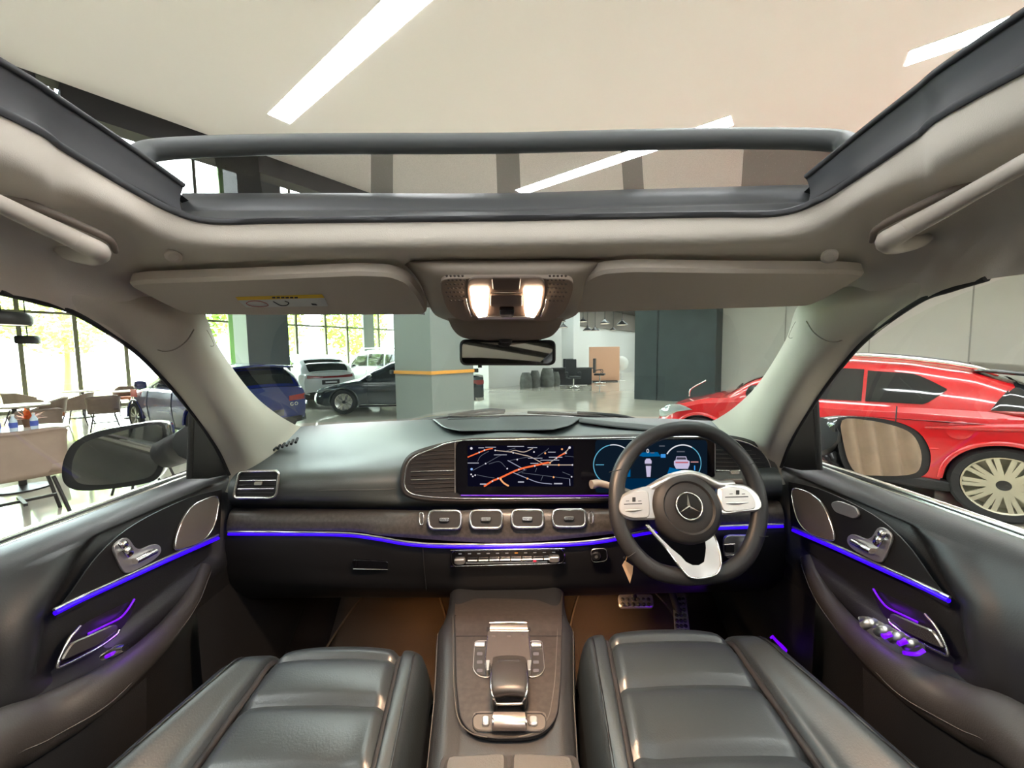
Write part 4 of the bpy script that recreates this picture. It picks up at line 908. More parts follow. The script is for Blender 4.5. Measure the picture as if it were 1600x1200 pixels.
    # armrest: shelf and padded pull
    ap = [P(318, 888, .93), P(298, 935, .86), P(262, 985, .78), P(212, 1035, .69), P(140, 1090, .60), P(50, 1140, .535), P(-60, 1200, .46), V((X0 - .655, .25, 1.03)), V((X0 - .655, 0, 1.03)), V((X0 - .655, -.3, 1.03))]
    tube('armrest', [sid(p, s) for p in ap], [.017, .019, .022, .026, .033, .038, .04, .04, .04, .04], mat('armrest_leather_lit', (.040, .037, .036, 1), .46, spec=.5, bump=.25, bs=500), t, n=80, seg=16, sq=1.15)  # paler base colour carries the light falling on the pull
    rows = []
    for f, dz in ((0, .0), (.5, .004), (1., .03)):
        r = []
        for p in ap[3:]:
            w0 = V((X0 - .775, p.y + .02, p.z + .01)); r.append(sid(p.lerp(w0, f) + V((0, 0, .012 + dz)), s))
        rows.append(r)
    surf('armrest_shelf', rows, PLAS, t, 40, 10)
    surf('armrest_side', [[sid(p + V((.018, 0, -.03)), s) for p in ap[3:]], [sid(V((X0 - .70, p.y, .80)), s) for p in ap[3:]], [sid(V((X0 - .765, p.y, .55)), s) for p in ap[3:]]], LEA, t, 30, 10)
    tube('armrest_stitching', [sid(p + V((.038 if i > 3 else .024, -.008, -.006)), s) for i, p in enumerate(ap[:8])], .0008, STITCH, t, n=80, seg=4)
    # mirror sail and window frame
    sg_ = Pl(sid(P(330, 700, .97), s), (1 if s < 0 else -1, -.25, 0))
    pl_ = [(297, 628), (293, 748), (320, 748), (366, 738), (364, 710), (350, 678), (322, 646)]
    ptsS = [P(u, v, .985 if u < 325 else 1.0) for u, v in pl_]
    ptsS = [V((X0 - .80, p.y, p.z)) * 1 for p in [ (lambda r: EYE + r * ((X0 - .80 - EYE.x) / r.x))(ray(u, v)) for u, v in pl_]]
    plate('mirror_sail', [sid(p, s) for p in ptsS], (1 if s < 0 else -1, 0, 0), .012, PLAS, t, .003)
    tube('window_post', [sid(p + V((.004, 0, 0)), s) for p in (ptsS[0], ptsS[1])], .006, RUB, t, seg=8)
    # glass
    gr = [[(X0 - .69, -.3, 1.70), (X0 - .69, .2, 1.69), (X0 - .70, .5, 1.655), (X0 - .73, .72, 1.59), (X0 - .77, .88, 1.49), (X0 - .81, .98, 1.37)], [(X0 - .86, -.3, 1.23), (X0 - .86, .3, 1.23), (X0 - .86, .55, 1.23), (X0 - .86, .72, 1.23), (X0 - .86, .88, 1.23), (X0 - .86, .98, 1.23)]]
    surf('side_window', [[sid(p, s) for p in r] for r in gr], SG, t, 24, 8)
    return t
dl = make_door(-1); dr = make_door(1)
# driver-only memory button on its own panel plane (mirrored door plane)
DPR = Pl((X0 + .746, .8, 1.1), (-1, 0, .10))
plate('memory_switch', rnd([DPR.pt(u, v, .004) for u, v in ((1299, 786), (1312, 782), (1340, 793), (1346, 806), (1336, 811), (1306, 800))], .01, 3), (-1, 0, .1), .004, ALU, dr, .001)
# ---------------- door mirrors
def wing(s):
    who = 'driver' if s > 0 else 'passenger'
    t = thing('door_mirror', 'black door mirror outside the %s window' % who, 'door mirror')
    if s < 0:
        out = [(98, 738), (103, 712), (118, 690), (150, 674), (200, 664), (250, 658), (262, 672), (262, 715), (250, 745), (225, 756), (170, 764), (125, 766), (104, 757)]
        gl_ = [(113, 735), (117, 712), (131, 693), (160, 682), (205, 670), (250, 664), (254, 690), (250, 720), (238, 742), (215, 750), (165, 757), (130, 756), (117, 748)]
        o = P(180, 715, 1.06); tgt = V((-.96, -.15, 1.16))
    else:
        out = [(1303, 655), (1350, 651), (1400, 659), (1432, 675), (1448, 700), (1450, 722), (1443, 740), (1420, 748), (1370, 749), (1335, 745), (1315, 730), (1305, 700)]
        gl_ = [(1314, 657), (1350, 656), (1395, 665), (1423, 678), (1436, 700), (1438, 722), (1430, 738), (1405, 743), (1370, 743), (1340, 740), (1326, 725), (1317, 695)]
        o = P(1375, 700, 1.06); tgt = V((6.4, -4.6, 1.2))
    n = ((EYE - o).normalized() + (tgt - o).normalized()).normalized()
    pl = Pl(o, n)
    op = CR([pl.pt(u, v) for u, v in out], 48, True); c = sum(op, V()) / 48
    layers = []
    for sc_, dpt in ((.955, -.016), (.985, .008), (1.0, .0), (1.0, -.03), (.93, -.09), (.72, -.135), (.4, -.16), (.05, -.165)):
        layers.append([c + (p - c) * sc_ + n * dpt for p in op])
    layers = [layers[1], layers[2], layers[3], layers[4], layers[5], layers[6], layers[7]]
    vs = [p for l in layers for p in l]; k = 48; fs = [(i * k + j, i * k + (j + 1) % k, (i + 1) * k + (j + 1) % k, (i + 1) * k + j) for i in range(len(layers) - 1) for j in range(k)]
    fs.append(tuple((len(layers) - 1) * k + j for j in range(k)))
    raw('mirror_housing', vs, fs, ROOFP, t)
    plate('mirror_bezel', [c + (p - c) * .99 + n * .002 for p in op], n, .004, DARK, t)
    plate('mirror_glass', CR([pl.pt(u, v, .0065) for u, v in gl_], 40, True), n, .003, MIRR, t)
    a = P(248, 712, 1.09) if s < 0 else P(1322, 700, 1.09); b = V((X0 + s * .9, 1.10, 1.31))
    tube('mirror_arm', [a + V((0, .03, 0)), a.lerp(b, .5) + V((0, .02, 0)), b], [.050, .052, .058], PLAS, t, seg=14, sq=.9)
    return t
wing(-1); wing(1)
# ---------------- sun visors
vis = [(198, 438), (226, 434), (420, 427), (560, 421), (610, 423), (638, 434), (655, 455), (668, 480), (664, 487), (500, 488), (300, 487), (275, 478), (235, 458)]
vp = pl3(P(200, 430, .615), P(600, 418, .605), P(480, 487, .735))
for s in (-1, 1):
    t = thing('sun_visor', 'grey-beige sun visor folded up on the %s side' % ('passenger' if s < 0 else 'driver'), 'sun visor')
    n = vp.n; pts = rnd([vp.pt(u, v) for u, v in vis], .012, 3)
    plate('visor_panel', [sid(p - n * .012, s) for p in pts], sid(n, s) - V((2 * XC, 0, 0)) * (s > 0), .02, HEADP if False else mat('visor_fabric', rgb(200, 189, 176), .8, spec=.15), t, .005)
    tube('visor_pin', [sid(vp.pt(636, 486, -.006), s), sid(vp.pt(664, 488, -.006), s)], .005, CHR, t, seg=8)
    if s < 0:
        lb = thing('warning_label', 'yellow and white airbag warning label on the passenger sun visor', 'label')
        h = .0085
        plate('label_stripe', [vp.pt(u, v, h) for u, v in ((368, 464), (503, 460), (507, 465), (372, 469))], n, .0004, mat('label_yellow', rgb(225, 185, 30), .5), lb)
        plate('label_panel', [vp.pt(u, v, h) for u, v in ((372, 469), (507, 465), (513, 478), (385, 480))], n, .0004, mat('label_white', rgb(205, 205, 200), .5), lb)
        tube('label_ring', [vp.pt(u, v, h + .0007) for u, v in ((385, 474), (392, 470.5), (405, 470.5), (417, 474.5), (418, 478), (405, 479.3), (392, 478))], .0006, mat('label_red', rgb(180, 40, 40), .6), lb, closed=True, seg=4, n=30)
        tube('label_figure', [vp.pt(u, v, h + .0007) for u, v in ((427, 471), (438, 477), (448, 477), (451, 473), (445, 470.5))], .0009, BLK, lb, seg=4, n=16)
        plate('label_text', [vp.pt(u, v, h + .0005) for u, v in ((486, 474), (494, 475), (496, 477), (488, 476.5))], n, .0003, BLK, lb)
        for k in range(6): plate('label_letters', [vp.pt(u, v, h + .0005) for u, v in ((425 + k * 7, 464), (430 + k * 7, 463.8), (430.5 + k * 7, 466), (425.5 + k * 7, 466.2))], n, .0003, BLK, lb)
# ---------------- overhead console
oc_ = thing('overhead_console', 'overhead console with two lit map lamps behind the interior mirror', 'overhead console')
rw = []
for v, hw_, d, e in ((404, 175, .628, .0), (416, 155, .60, .0), (440, 135, .605, .01), (470, 122, .64, .015), (492, 110, .69, .02), (503, 85, .75, .03)):
    c = P(790, v, d); r = []
    for f in (-1, -.86, -.6, 0, .6, .86, 1):
        p = P(790 + f * hw_, v, d + e * f * f + (.05 if abs(f) == 1 else (.012 if abs(f) > .8 else 0))); r.append(p)
    rw.append(r)
surf('console_housing', rw, mat('console_plastic', rgb(150, 138, 126), .6, spec=.3), oc_, 48, 30)
rw = []
for v, hw_, d in ((494, 92, .70), (503, 88, .70), (515, 82, .72), (526, 70, .75), (532, 50, .80)):
    rw.append([P(790 + f * hw_, v, d + .05 * f * f) for f in (-1, -.8, 0, .8, 1)])
surf('sensor_cover', rw, mat('sensor_cover_plastic', rgb(134, 120, 108), .6, spec=.3), oc_, 30, 16)
cpn = pl3(P(790, 436, .60), P(850, 436, .60), P(790, 492, .682))
def cpp(u, v, h=.0): return cpn.pt(u, v, h)
def cplate(nm, pts, mt, h, th, par, r=.006, bev=.001):
    return plate(nm, rnd([cpp(u, v, h) for u, v in pts], r, 4), cpn.n, th, mt, par, bev)
pnl = cplate('lamp_panel', [(690, 429), (893, 429), (897, 445), (884, 480), (866, 496), (716, 496), (698, 478), (688, 445)], mat('lamp_panel_plastic', rgb(128, 114, 102), .5), .0, .008, oc_, .02)
ctrl = cplate('lamp_surround', [(733, 432), (849, 432), (853, 450), (846, 480), (838, 497), (744, 497), (735, 480), (729, 450)], mat('lamp_surround_plastic', rgb(105, 90, 80), .35), .008, .004, pnl, .012)
for sx in (-1, 1):
    f = lambda u: 791 + sx * (791 - u)
    cplate('map_lamp', [(f(734), 449), (f(764), 449), (f(763), 478), (f(761), 492), (f(747), 494), (f(738), 478)], WARM, .0125, .004, pnl, .004)
    tube('lamp_rim', [cpp(f(728), 466, .012), cpp(f(731), 480, .012), cpp(f(737), 494, .012)], .0012, CHR, pnl, n=12, seg=6)
    # perforated speaker grille: raised hexagon studs
    dots = []
    for iy in range(7):
        for ix in range(5):
            u0 = 698 + ix * 6.2 + (3.1 if iy % 2 else 0); v0 = 431 + iy * 6.4
            if u0 > 728 or (iy > 5 and ix < 1): continue
            c = cpp(f(u0), v0, .009); q = cpn.n.cross(V((0, 1, 0))).normalized()
            dots.append(lathe('d', [(.0022, 0), (.0016, .0010), (0, .0010)], mat('grille_stud', rgb(72, 62, 55), .6), None, o=c, axis=cpn.n, seg=6))
    o = join('console_grille', dots, oc_); o['kind'] = 'stuff'
cplate('map_lamp_button', [(766, 459), (816, 459), (816, 477), (766, 477)], mat('lamp_surround_plastic', rgb(0, 0, 0)), .0125, .003, pnl, .004)
cplate('sos_cover', [(768, 433), (814, 433), (812, 452), (770, 452)], mat('sos_plastic', rgb(85, 72, 64), .3), .0125, .002, pnl, .004)
tube('button_molding', [cpp(766, 457, .016), cpp(816, 457, .016)], .0011, CHR, pnl, seg=6)
cplate('roof_switch', [(780, 479), (804, 479), (802, 491), (782, 491)], GLOSS, .0125, .007, pnl, .004)
cplate('button_bar', [(746, 493), (778, 494), (806, 494), (836, 493), (835, 498), (747, 498)], SATIN, .0125, .002, pnl, .002)
# lamps' light
for u in (749, 833):
    a = bpy.data.objects.new('map_light', bpy.data.lights.new('map_light', 'AREA')); sc.collection.objects.link(a); a.data.shape = 'RECTANGLE'; a.data.size = .02; a.data.size_y = .03
    a.data.energy = 1.5; a.data.color = (1, .66, .42); p = cpp(u, 475, .025); a.location = p; a.rotation_euler = (V((0, -.05, -1))).to_track_quat('-Z', 'Y').to_euler(); a.data.spread = 2.4
# ---------------- interior mirror
im = thing('interior_mirror', 'rear-view mirror with thin black frame below the overhead console', 'rear-view mirror')
o = P(792, 551, .82); tg = V((.9, -6, 2.9)); n = ((EYE - o).normalized() + (tg - o).normalized()).normalized(); ip = Pl(o, n)
def rrect(pl, u0, v0, u1, v1, r, h=0., n=6): return rnd([pl.pt(u0, v0, h), pl.pt(u1, v0 + 1, h), pl.pt(u1, v1, h), pl.pt(u0, v1, h)], r, n)
plate('mirror_housing', rrect(ip, 719, 532, 866, 571, .014, -.02), n, .022, DARK, im, .004)
plate('mirror_glass', rrect(ip, 722, 535, 863, 568, .011, .0022), n, .0012, MIRR, im)
tube('mirror_stem', [P(792, 520, .80), P(791, 532, .82), P(790, 540, .84)], .013, DARK, im, seg=12)
lathe('mirror_ball', [(0, -.012), (.012, -.01), (.016, 0), (.012, .01), (0, .012)], DARK, im, o=P(790, 527, .79), axis=(0, 0, 1))
box('mirror_tab', P(750, 571, .83), (.008, .01, .01), DARK, im)
# ================================================================ DASHBOARD
db = thing('dashboard', 'black leather dashboard with widescreen displays and a blue light strip', 'dashboard')
def C(v, d):
    p = P(790, v, d); p.x = X0; return p
rows = [
 [P(452, 668, 1.30), P(545, 661, 1.52), P(660, 656, 1.72), C(652, 1.80)],
 [P(425, 702, 1.17), P(545, 690, 1.27), P(670, 680, 1.40), C(668, 1.48)],
 [P(395, 722, 1.09), P(540, 716, 1.13), P(660, 700, 1.20), C(683, 1.22)],
 [P(368, 741, 1.02), P(530, 734, 1.05), P(640, 722, 1.10), C(700, 1.10)],
 [P(358, 756, .99), P(528, 752, 1.02), P(640, 745, 1.06), C(735, 1.08)],
 [P(356, 772, .985), P(528, 772, 1.015), P(640, 772, 1.05), C(772, 1.06)],
 [P(358, 783, 1.0), P(528, 786, 1.03), P(640, 788, 1.05), C(788, 1.06)],
 [P(362, 793, 1.06), P(528, 795, 1.09), P(640, 797, 1.10), C(797, 1.10)],
]
surf('upper_pad', full(rows), DASHT, db, 96, 48)
tube('pad_stitching', [P(455, 767, 1.005), P(528, 766, 1.012), P(590, 765, 1.03), P(618, 764, 1.04)], .0009, STITCH, db, n=30, seg=4)
# raised centre of the dash top with defrost slot
surf('windshield_ledge', full([[P(676, 655.5, 1.72), P(730, 653, 1.76), C(651.5, 1.79)], [P(682, 660, 1.60), P(732, 659, 1.62), C(657, 1.64)], [P(694, 668, 1.46), P(735, 667, 1.47), C(665, 1.48)], [P(720, 674, 1.33), P(745, 674, 1.335), C(673.5, 1.34)]]), LEA, db, 50, 24, thick=.002)
for s in (-1, 1):
    a = [P(905, 654, 1.66), P(960, 660, 1.56), P(1030, 666, 1.44)] if s > 0 else [P(700, 654.5, 1.72), P(740, 653.5, 1.74), P(780, 652.5, 1.76)]
    b = [P(905, 660, 1.56), P(960, 668, 1.44), P(1030, 675, 1.33)] if s > 0 else [P(700, 656.5, 1.68), P(740, 656, 1.70), P(780, 655, 1.72)]
    surf('defrost_slot', [a, [p.lerp(q, .5) + V((0, 0, .004)) for p, q in zip(a, b)], b], DARK, db, 16, 6, thick=.003)
# side demister slots near the pillars
for s in (-1, 1):
    pr = []
    for k in range(6):
        f = k / 5; u, v = 427 + 35 * f, 703 - 12 * f
        p = P(u, v + 2, 1.145 + .03 * f); q = P(u + 4 - 1 * f, v - 3 - 2 * f, 1.165 + .04 * f)
        pr.append(tube('d', [sid(p + V((0, 0, .003)), s), sid(q + V((0, 0, .003)), s)], .0042, DARK, None, seg=6))
    for q in pr: q.name = 'demister_slot'; q.parent = db
# middle trim band
rows = [
 [P(366, 793, 1.045), P(540, 795, 1.07), P(640, 797, 1.05), C(799, 1.05)],
 [P(360, 799, 1.0), P(540, 800, 1.02), P(640, 802, .985), C(796, .985)],
 [P(356, 810, .985), P(540, 812, 1.0), P(640, 815, .965), C(812, .962)],
 [P(354, 822, .98), P(540, 824, .995), P(625, 832, .96), C(836, .955)],
 [P(354, 829, .98), P(540, 830, .995), P(612, 838, .965), C(848, .955)],
]
band = surf('trim_band', full(rows), WOOD, db, 90, 30)
strip = [P(357, 834, .975), P(450, 834.5, .982), P(540, 836, .982), P(590, 842, .965), P(630, 849, .948), P(675, 853, .942), P(740, 854, .94), C(854, .94)]
full_strip = full([strip])[0]
tube('light_strip', full_strip, .0046, BLUEL, db, n=120, seg=8)
tube('light_strip_molding', [p + V((0, -.002, .0065)) for p in full_strip], .0024, SATIN, db, n=120, seg=6)
# lower dash
rows = [
 [P(355, 836, .985), P(540, 838, .99), P(640, 853, .955), C(856, .95)],
 [P(352, 850, .98), P(540, 855, .985), P(640, 868, .955), C(872, .95)],
 [P(350, 880, .985), P(540, 890, .985), P(640, 896, .965), C(898, .96)],
 [P(352, 915, 1.02), P(540, 922, 1.0), P(640, 925, .99), C(925, .985)],
 [P(360, 935, 1.12), P(540, 932, 1.1), P(640, 932, 1.08), C(930, 1.07)],
 [P(380, 900, 1.35), P(540, 900, 1.35), P(640, 900, 1.35), C(900, 1.35)],
]
surf('lower_panel', full(rows), PLAS, db, 80, 40)
gb = pl3(P(552, 874, .975), P(608, 876, .97), P(560, 890, .977))
plate('glovebox_latch', rnd([gb.pt(u, v, .0) for u, v in ((550, 873), (609, 876), (606, 890), (554, 889))], .01, 3), gb.n, .004, GLOSS, db, .001)
tube('latch_highlight', [gb.pt(552, 889, .005), gb.pt(606, 890, .005)], .0009, SATIN, db, seg=5)
tube('glovebox_seam', [P(661, 855, .942), P(662, 880, .945), P(666, 922, .975)], .0012, BLK, db, n=16, seg=4)
# ---- passenger side vent and driver side vent
def vent(s):
    pl = pl3(P(370, 745, .985), P(430, 742, .995), P(372, 775, .975))
    fr = rnd([pl.pt(u, v, .012) for u, v in ((374, 737), (436, 736), (432, 772), (426, 778), (367, 778), (366, 770))], .012, 4)
    a = plate('air_vent', [sid(p - pl.n * .01, s) for p in fr], sid(pl.n, s) - V((2 * XC, 0, 0)) * (s > 0), .006, BLK, db)
    tube('vent_frame', [sid(p, s) for p in fr], .0034, CHR, a, closed=True, n=70, seg=8)
    for v_, r_, m_ in ((745, .0012, PLAS), (751, .0018, CHR), (764, .0018, CHR), (771, .0014, PLAS), (758, .0012, PLAS)):
        tube('vent_slat', [sid(pl.pt(376 - (v_ - 745) * .2, v_, .0105), s), sid(pl.pt(433 - (v_ - 745) * .25, v_ - .5, .0105), s)], r_, m_, a, seg=6, sq=1.0)
    plate('vent_knob', [sid(p, s) for p in rnd([pl.pt(u, v, .010) for u, v in ((399, 752), (412, 752), (411, 758), (398, 758))], .003, 3)], sid(pl.n, s) - V((2 * XC, 0, 0)) * (s > 0), .006, CHR, a, .001)
vent(-1)
# ---- instrument housing
hp_ = Pl(C(735, 1.035), (0, -1, .16))
def H(u, v, h=0.): return hp_.pt(u, v, h)
outl = [(626, 745), (629, 728), (638, 712), (655, 702), (690, 692), (730, 685), (800, 683), (900, 681)]
right_ = [(1000, 678), (1100, 677), (1150, 682), (1180, 692), (1200, 708), (1212, 730), (1214, 752), (1205, 768), (1180, 777), (1100, 783), (950, 784), (800, 785), (700, 785), (660, 782), (636, 775), (627, 762)]
po = CR([H(u, v) for u, v in outl + right_], 130, True)
plate('display_housing', [p - hp_.n * .03 for p in po], hp_.n, .046, mat('housing_leather', (.035, .032, .031, 1), .45, spec=.5, bump=.3, bs=500), db, .007)
iml = [(633, 745), (636, 728), (647, 714), (675, 702), (714, 690), (800, 687), (900, 685.5), (1000, 684), (1110, 683), (1160, 690), (1188, 704), (1203, 727), (1205, 750), (1197, 764), (1170, 771), (1050, 776), (800, 779), (700, 778), (655, 774), (638, 768), (632, 757)]
ip_ = CR([H(u, v, .017) for u, v in iml], 130, True)
ds = plate('display_surround', [p - hp_.n * .001 for p in ip_], hp_.n, .0012, BLK, db)
tube('surround_chrome', ip_, .0022, CHR, ds, closed=True, n=180, seg=8)
# vents at both ends of the displays
for s, (ua, ub) in ((-1, (642, 710)), (1, (1119, 1196))):
    for k in range(11):
        v0 = 704 + k * 6.4; f = (v0 - 735) / 40
        if s < 0: a_, b_ = ua + (26 - k * 9 if k < 3 else 0) + (6 if k > 8 else 0), ub
        else: a_, b_ = ua, ub - (22 - k * 7 if k < 3 else 0) - (8 if k > 8 else 0)
        big = k in (5, 7)
        tube('vent_slat', [H(a_, v0 + (1 if s < 0 else -1), .020), H(b_, v0 - (1 if s < 0 else 0), .020)], .0016 if big else .0009, CHR if big else mat('slat_bronze', (.06, .05, .045, 1), .4, metal=.5), ds, seg=6)
    tube('vent_divider', [H(711 if s < 0 else 1117, 692, .02), H(711 if s < 0 else 1117, 770, .02)], .0012, SATIN, ds, seg=6)
plate('vent_knob', rnd([H(u, v, .022) for u, v in ((1140, 735), (1154, 735), (1154, 741), (1140, 741))], .003, 3), hp_.n, .006, CHR, ds, .001)
# glass panel with both displays
gp = rnd([H(u, v, .018) for u, v in ((713, 688), (1115, 684.5), (1115, 771), (713, 772))], .022, 6)
sg_ = plate('display_glass', gp, hp_.n, .007, SCR, db, .001)
tube('display_light', [H(720, 774, .022), H(900, 774.5, .022), H(1100, 772, .022)], .0016, mat('display_violet', (.05, 0, .2, 1), .4, emit=(.18, .02, .75, 1), es=.7), db, seg=6, n=12)
hh = .0256
# map
def ribbon(nm, L, w_, mt, par, h=hh, n=None):
    c = CR([H(u, v, h) for u, v in L], n or max(4, 4 * len(L))) if len(L) > 2 else [H(u, v, h) for u, v in L]
    vs = []
    for i, p in enumerate(c):
        t = (c[min(i + 1, len(c) - 1)] - c[max(i - 1, 0)]).normalized(); q = hp_.n.cross(t).normalized() * w_; vs += [p - q, p + q]
    fs = [(2 * i, 2 * i + 1, 2 * i + 3, 2 * i + 2) for i in range(len(c) - 1)]
    return raw(nm, vs, fs, mt, par, smooth=False)
def disc(nm, u, v, r, mt, par, h=hh):
    c = H(u, v, h); q = V((1, 0, 0)); w_ = hp_.n.cross(q).normalized(); return raw(nm, [c + (q * math.cos(a) + w_ * math.sin(a)) * r for a in [i * .6283 for i in range(10)]], [tuple(range(10))], mt, par, smooth=False)
GRN_ = glow('map_grey_road', .10, .11, .14); GW = glow('map_white', .75, .72, .8); GO = glow('map_orange', .95, .42, .18); GR_ = glow('map_red_route', .95, .16, .05); GT = glow('map_tan_road', .5, .4, .33); GBL = glow('map_blue_icon', .3, .5, .95)
NB = glow('map_background', .003, .003, .010)
def mu(x, y): return (710 + x / 8, 680 + y / 8)
mp = thing('x', 'x', 'x'); bpy.data.objects.remove(mp)
scn = plate('navigation_screen', rnd([H(*mu(a, b), .0252) for a, b in ((165, 130), (1490, 130), (1490, 640), (165, 640))], .004, 3), hp_.n, .0002, NB, db)
for L in (((290, 330), (330, 260), (430, 200)), ((230, 440), (400, 350), (560, 260), (620, 240)), ((430, 360), (560, 330), (640, 400)), ((280, 495), (400, 520), (500, 535)), ((840, 470), (1000, 490), (1240, 520), (1440, 545)), ((1080, 570), (1110, 500)), ((1010, 460), (1030, 410)), ((1040, 265), (1150, 190), (1180, 160)), ((680, 320), (800, 295), (930, 270)), ((1380, 260), (1490, 270)), ((1350, 460), (1450, 500)), ((780, 480), (900, 430)), ((640, 200), (760, 160))):
    ribbon('map_road', [mu(*p) for p in L], .0007, GRN_, scn)
for L in (((665, 315), (830, 405), (880, 430)), ((730, 465), (900, 535), (1050, 590), (1220, 610)), ((1440, 545), (1445, 630))): ribbon('map_road', [mu(*p) for p in L], .0010, glow('map_pale_road', .33, .34, .45), scn)
for L in (((510, 190), (700, 210), (850, 245), (950, 270), (1100, 350)), ((700, 205), (760, 190), (870, 210), (980, 165)), ((1100, 370), (1300, 372), (1470, 372)), ((1180, 350), (1300, 270), (1400, 200), (1430, 160))): ribbon('map_road', [mu(*p) for p in L], .0011, GT, scn)
ribbon('map_route', [mu(*p) for p in ((165, 275), (300, 220), (400, 180), (480, 165))], .0016, GR_, scn, hh + .0002)
ribbon('map_route', [mu(*p) for p in ((370, 640), (480, 570), (580, 530), (800, 430), (1000, 380), (1180, 340))], .0023, GR_, scn, hh + .0002)
ribbon('map_route', [mu(*p) for p in ((570, 545), (620, 600), (680, 635))], .0021, GO, scn, hh + .0002)
ribbon('map_route', [mu(*p) for p in ((1270, 290), (1330, 250), (1390, 225))], .0016, GR_, scn, hh + .0003)
for x, y in ((310, 215), (375, 188), (510, 190), (735, 220), (995, 210), (785, 305), (390, 355), (660, 418), (805, 430), (545, 540), (475, 575), (1005, 385), (1165, 392), (1275, 290), (1395, 222), (1475, 372), (1465, 520), (210, 490), (230, 515), (260, 500)): disc('map_marker', *mu(x, y), .0021, GW, scn, hh + .0004)
for x, y in ((1135, 225), (1345, 175), (1305, 372), (1240, 525), (912, 542), (580, 545), (1195, 345)): disc('map_marker', *mu(x, y), .0026, GO, scn, hh + .0004)
disc('map_icon', *mu(212, 165), .0034, GW, scn, hh + .0004); disc('map_icon', *mu(1440, 155), .0034, GW, scn, hh + .0004); disc('map_icon', *mu(215, 425), .0032, GBL, scn, hh + .0004)
for x0, x1, y in ((300, 370, 158), (385, 520, 150), (660, 870, 140), (915, 1035, 155), (495, 655, 245), (165, 305, 348), (1170, 1265, 212), (1180, 1350, 275), (1075, 1310, 312), (950, 1050, 352), (320, 400, 612), (795, 870, 585), (1245, 1350, 605), (920, 1100, 287)):
    ribbon('map_lettering', [mu(x0, y), mu(x1, y)], .0009 if y < 500 else .0016, glow('map_text', .45, .45, .52), scn, hh + .0003)
# instrument cluster
def cu_(x, y): return (930 + x / 8, 670 + y / 8)
cl = plate('instrument_screen', rnd([H(*cu_(a, b), .0252) for a, b in ((0, 140), (1400, 140), (1400, 800), (0, 800))], .01, 3), hp_.n, .0002, glow('cluster_background', .004, .010, .02), db)
BG1 = glow('cluster_blue', .0, .10, .28); BG2 = glow('cluster_bright_blue', .05, .30, .75); CY = glow('cluster_cyan', .12, .42, .6); CW = glow('cluster_white', .75, .75, .82)
def arc(nm, cx, cy, r, a0, a1, w_, mt, h=hh):
    ribbon(nm, [cu_(cx + r * math.cos(math.radians(a)), cy - r * math.sin(math.radians(a))) for a in [a0 + (a1 - a0) * i / 10 for i in range(11)]], w_, mt, cl, h, n=40)
arc('gauge_ring', 230, 450, 250, 80, 250, .0012, CY); arc('gauge_ring', 230, 450, 250, 20, 100, .0013, CW, hh + .0001)
arc('gauge_ring', 1095, 430, 228, -50, 40, .0010, CY); arc('gauge_ring', 1095, 430, 228, 60, 150, .0016, CW, hh + .0001); arc('gauge_ring', 1095, 430, 228, 10, 62, .0012, CY)
ribbon('gauge_needle', [cu_(5, 450), cu_(110, 450)], .0009, CY, cl)
def cpoly(nm, L, mt, h=hh): raw(nm, [H(*cu_(*p), h) for p in L], [tuple(range(len(L)))], mt, cl, smooth=False)
cpoly('cluster_glow', [(430, 300), (780, 290), (820, 345), (600, 350)], BG1); cpoly('cluster_glow', [(930, 480), (1150, 540), (1290, 540), (1290, 620), (880, 620)], BG1)
cpoly('cluster_glow', [(300, 450), (440, 450), (440, 600), (250, 600)], BG2 if 0 else BG1); cpoly('cluster_icon', [(820, 315), (880, 315), (880, 360), (820, 360)], BG2)
cpoly('cluster_lower', [(220, 620), (900, 620), (820, 780), (300, 780)], glow('cluster_dim_blue', .0, .02, .06))
text('speed_digit', '0', H(*cu_(657, 280), hh), (1, 0, 0), hp_.n.cross(V((1, 0, 0))), .0155, CW, cl)
for x0, x1, y, mt in ((440, 520, 220, GRN_), (800, 870, 215, GRN_), (1020, 1120, 285, GRN_), (320, 420, 415, CW), (1195, 1290, 415, glow('cluster_pink', .6, .3, .3)), (270, 350, 625, GRN_), (690, 740, 300, GRN_), (330, 430, 450, BG2)): ribbon('cluster_lettering', [cu_(x0, y), cu_(x1, y)], .0014, mt, cl, hh + .0002)
CWc = glow('cluster_car', .55, .5, .7)
cpoly('car_pictogram', [(620, 400), (640, 372), (685, 372), (705, 400), (705, 435), (620, 435)], CWc, hh + .0001); cpoly('car_pictogram', [(632, 465), (700, 465), (690, 600), (645, 600)], CWc, hh + .0001); cpoly('car_pictogram', [(625, 437), (702, 437), (696, 462), (632, 462)], glow('cluster_car_dark', .05, .05, .07), hh + .0001)
cpoly('car_pictogram', [(1015, 345), (1135, 345), (1150, 390), (1180, 405), (1180, 450), (1160, 500), (1010, 500), (985, 450), (985, 405), (1005, 390)], CWc, hh + .0001)
cpoly('car_pictogram', [(1020, 355), (1130, 355), (1140, 385), (1012, 385)], glow('cluster_car_dark', .05, .05, .07), hh + .0002); cpoly('car_pictogram', [(1000, 412), (1165, 412), (1160, 430), (1005, 430)], glow('cluster_car_red', .5, .12, .15), hh + .0002)
ribbon('gauge_mark', [cu_(1243, 460), cu_(1243, 520)], .0016, BG2, cl, hh + .0002)
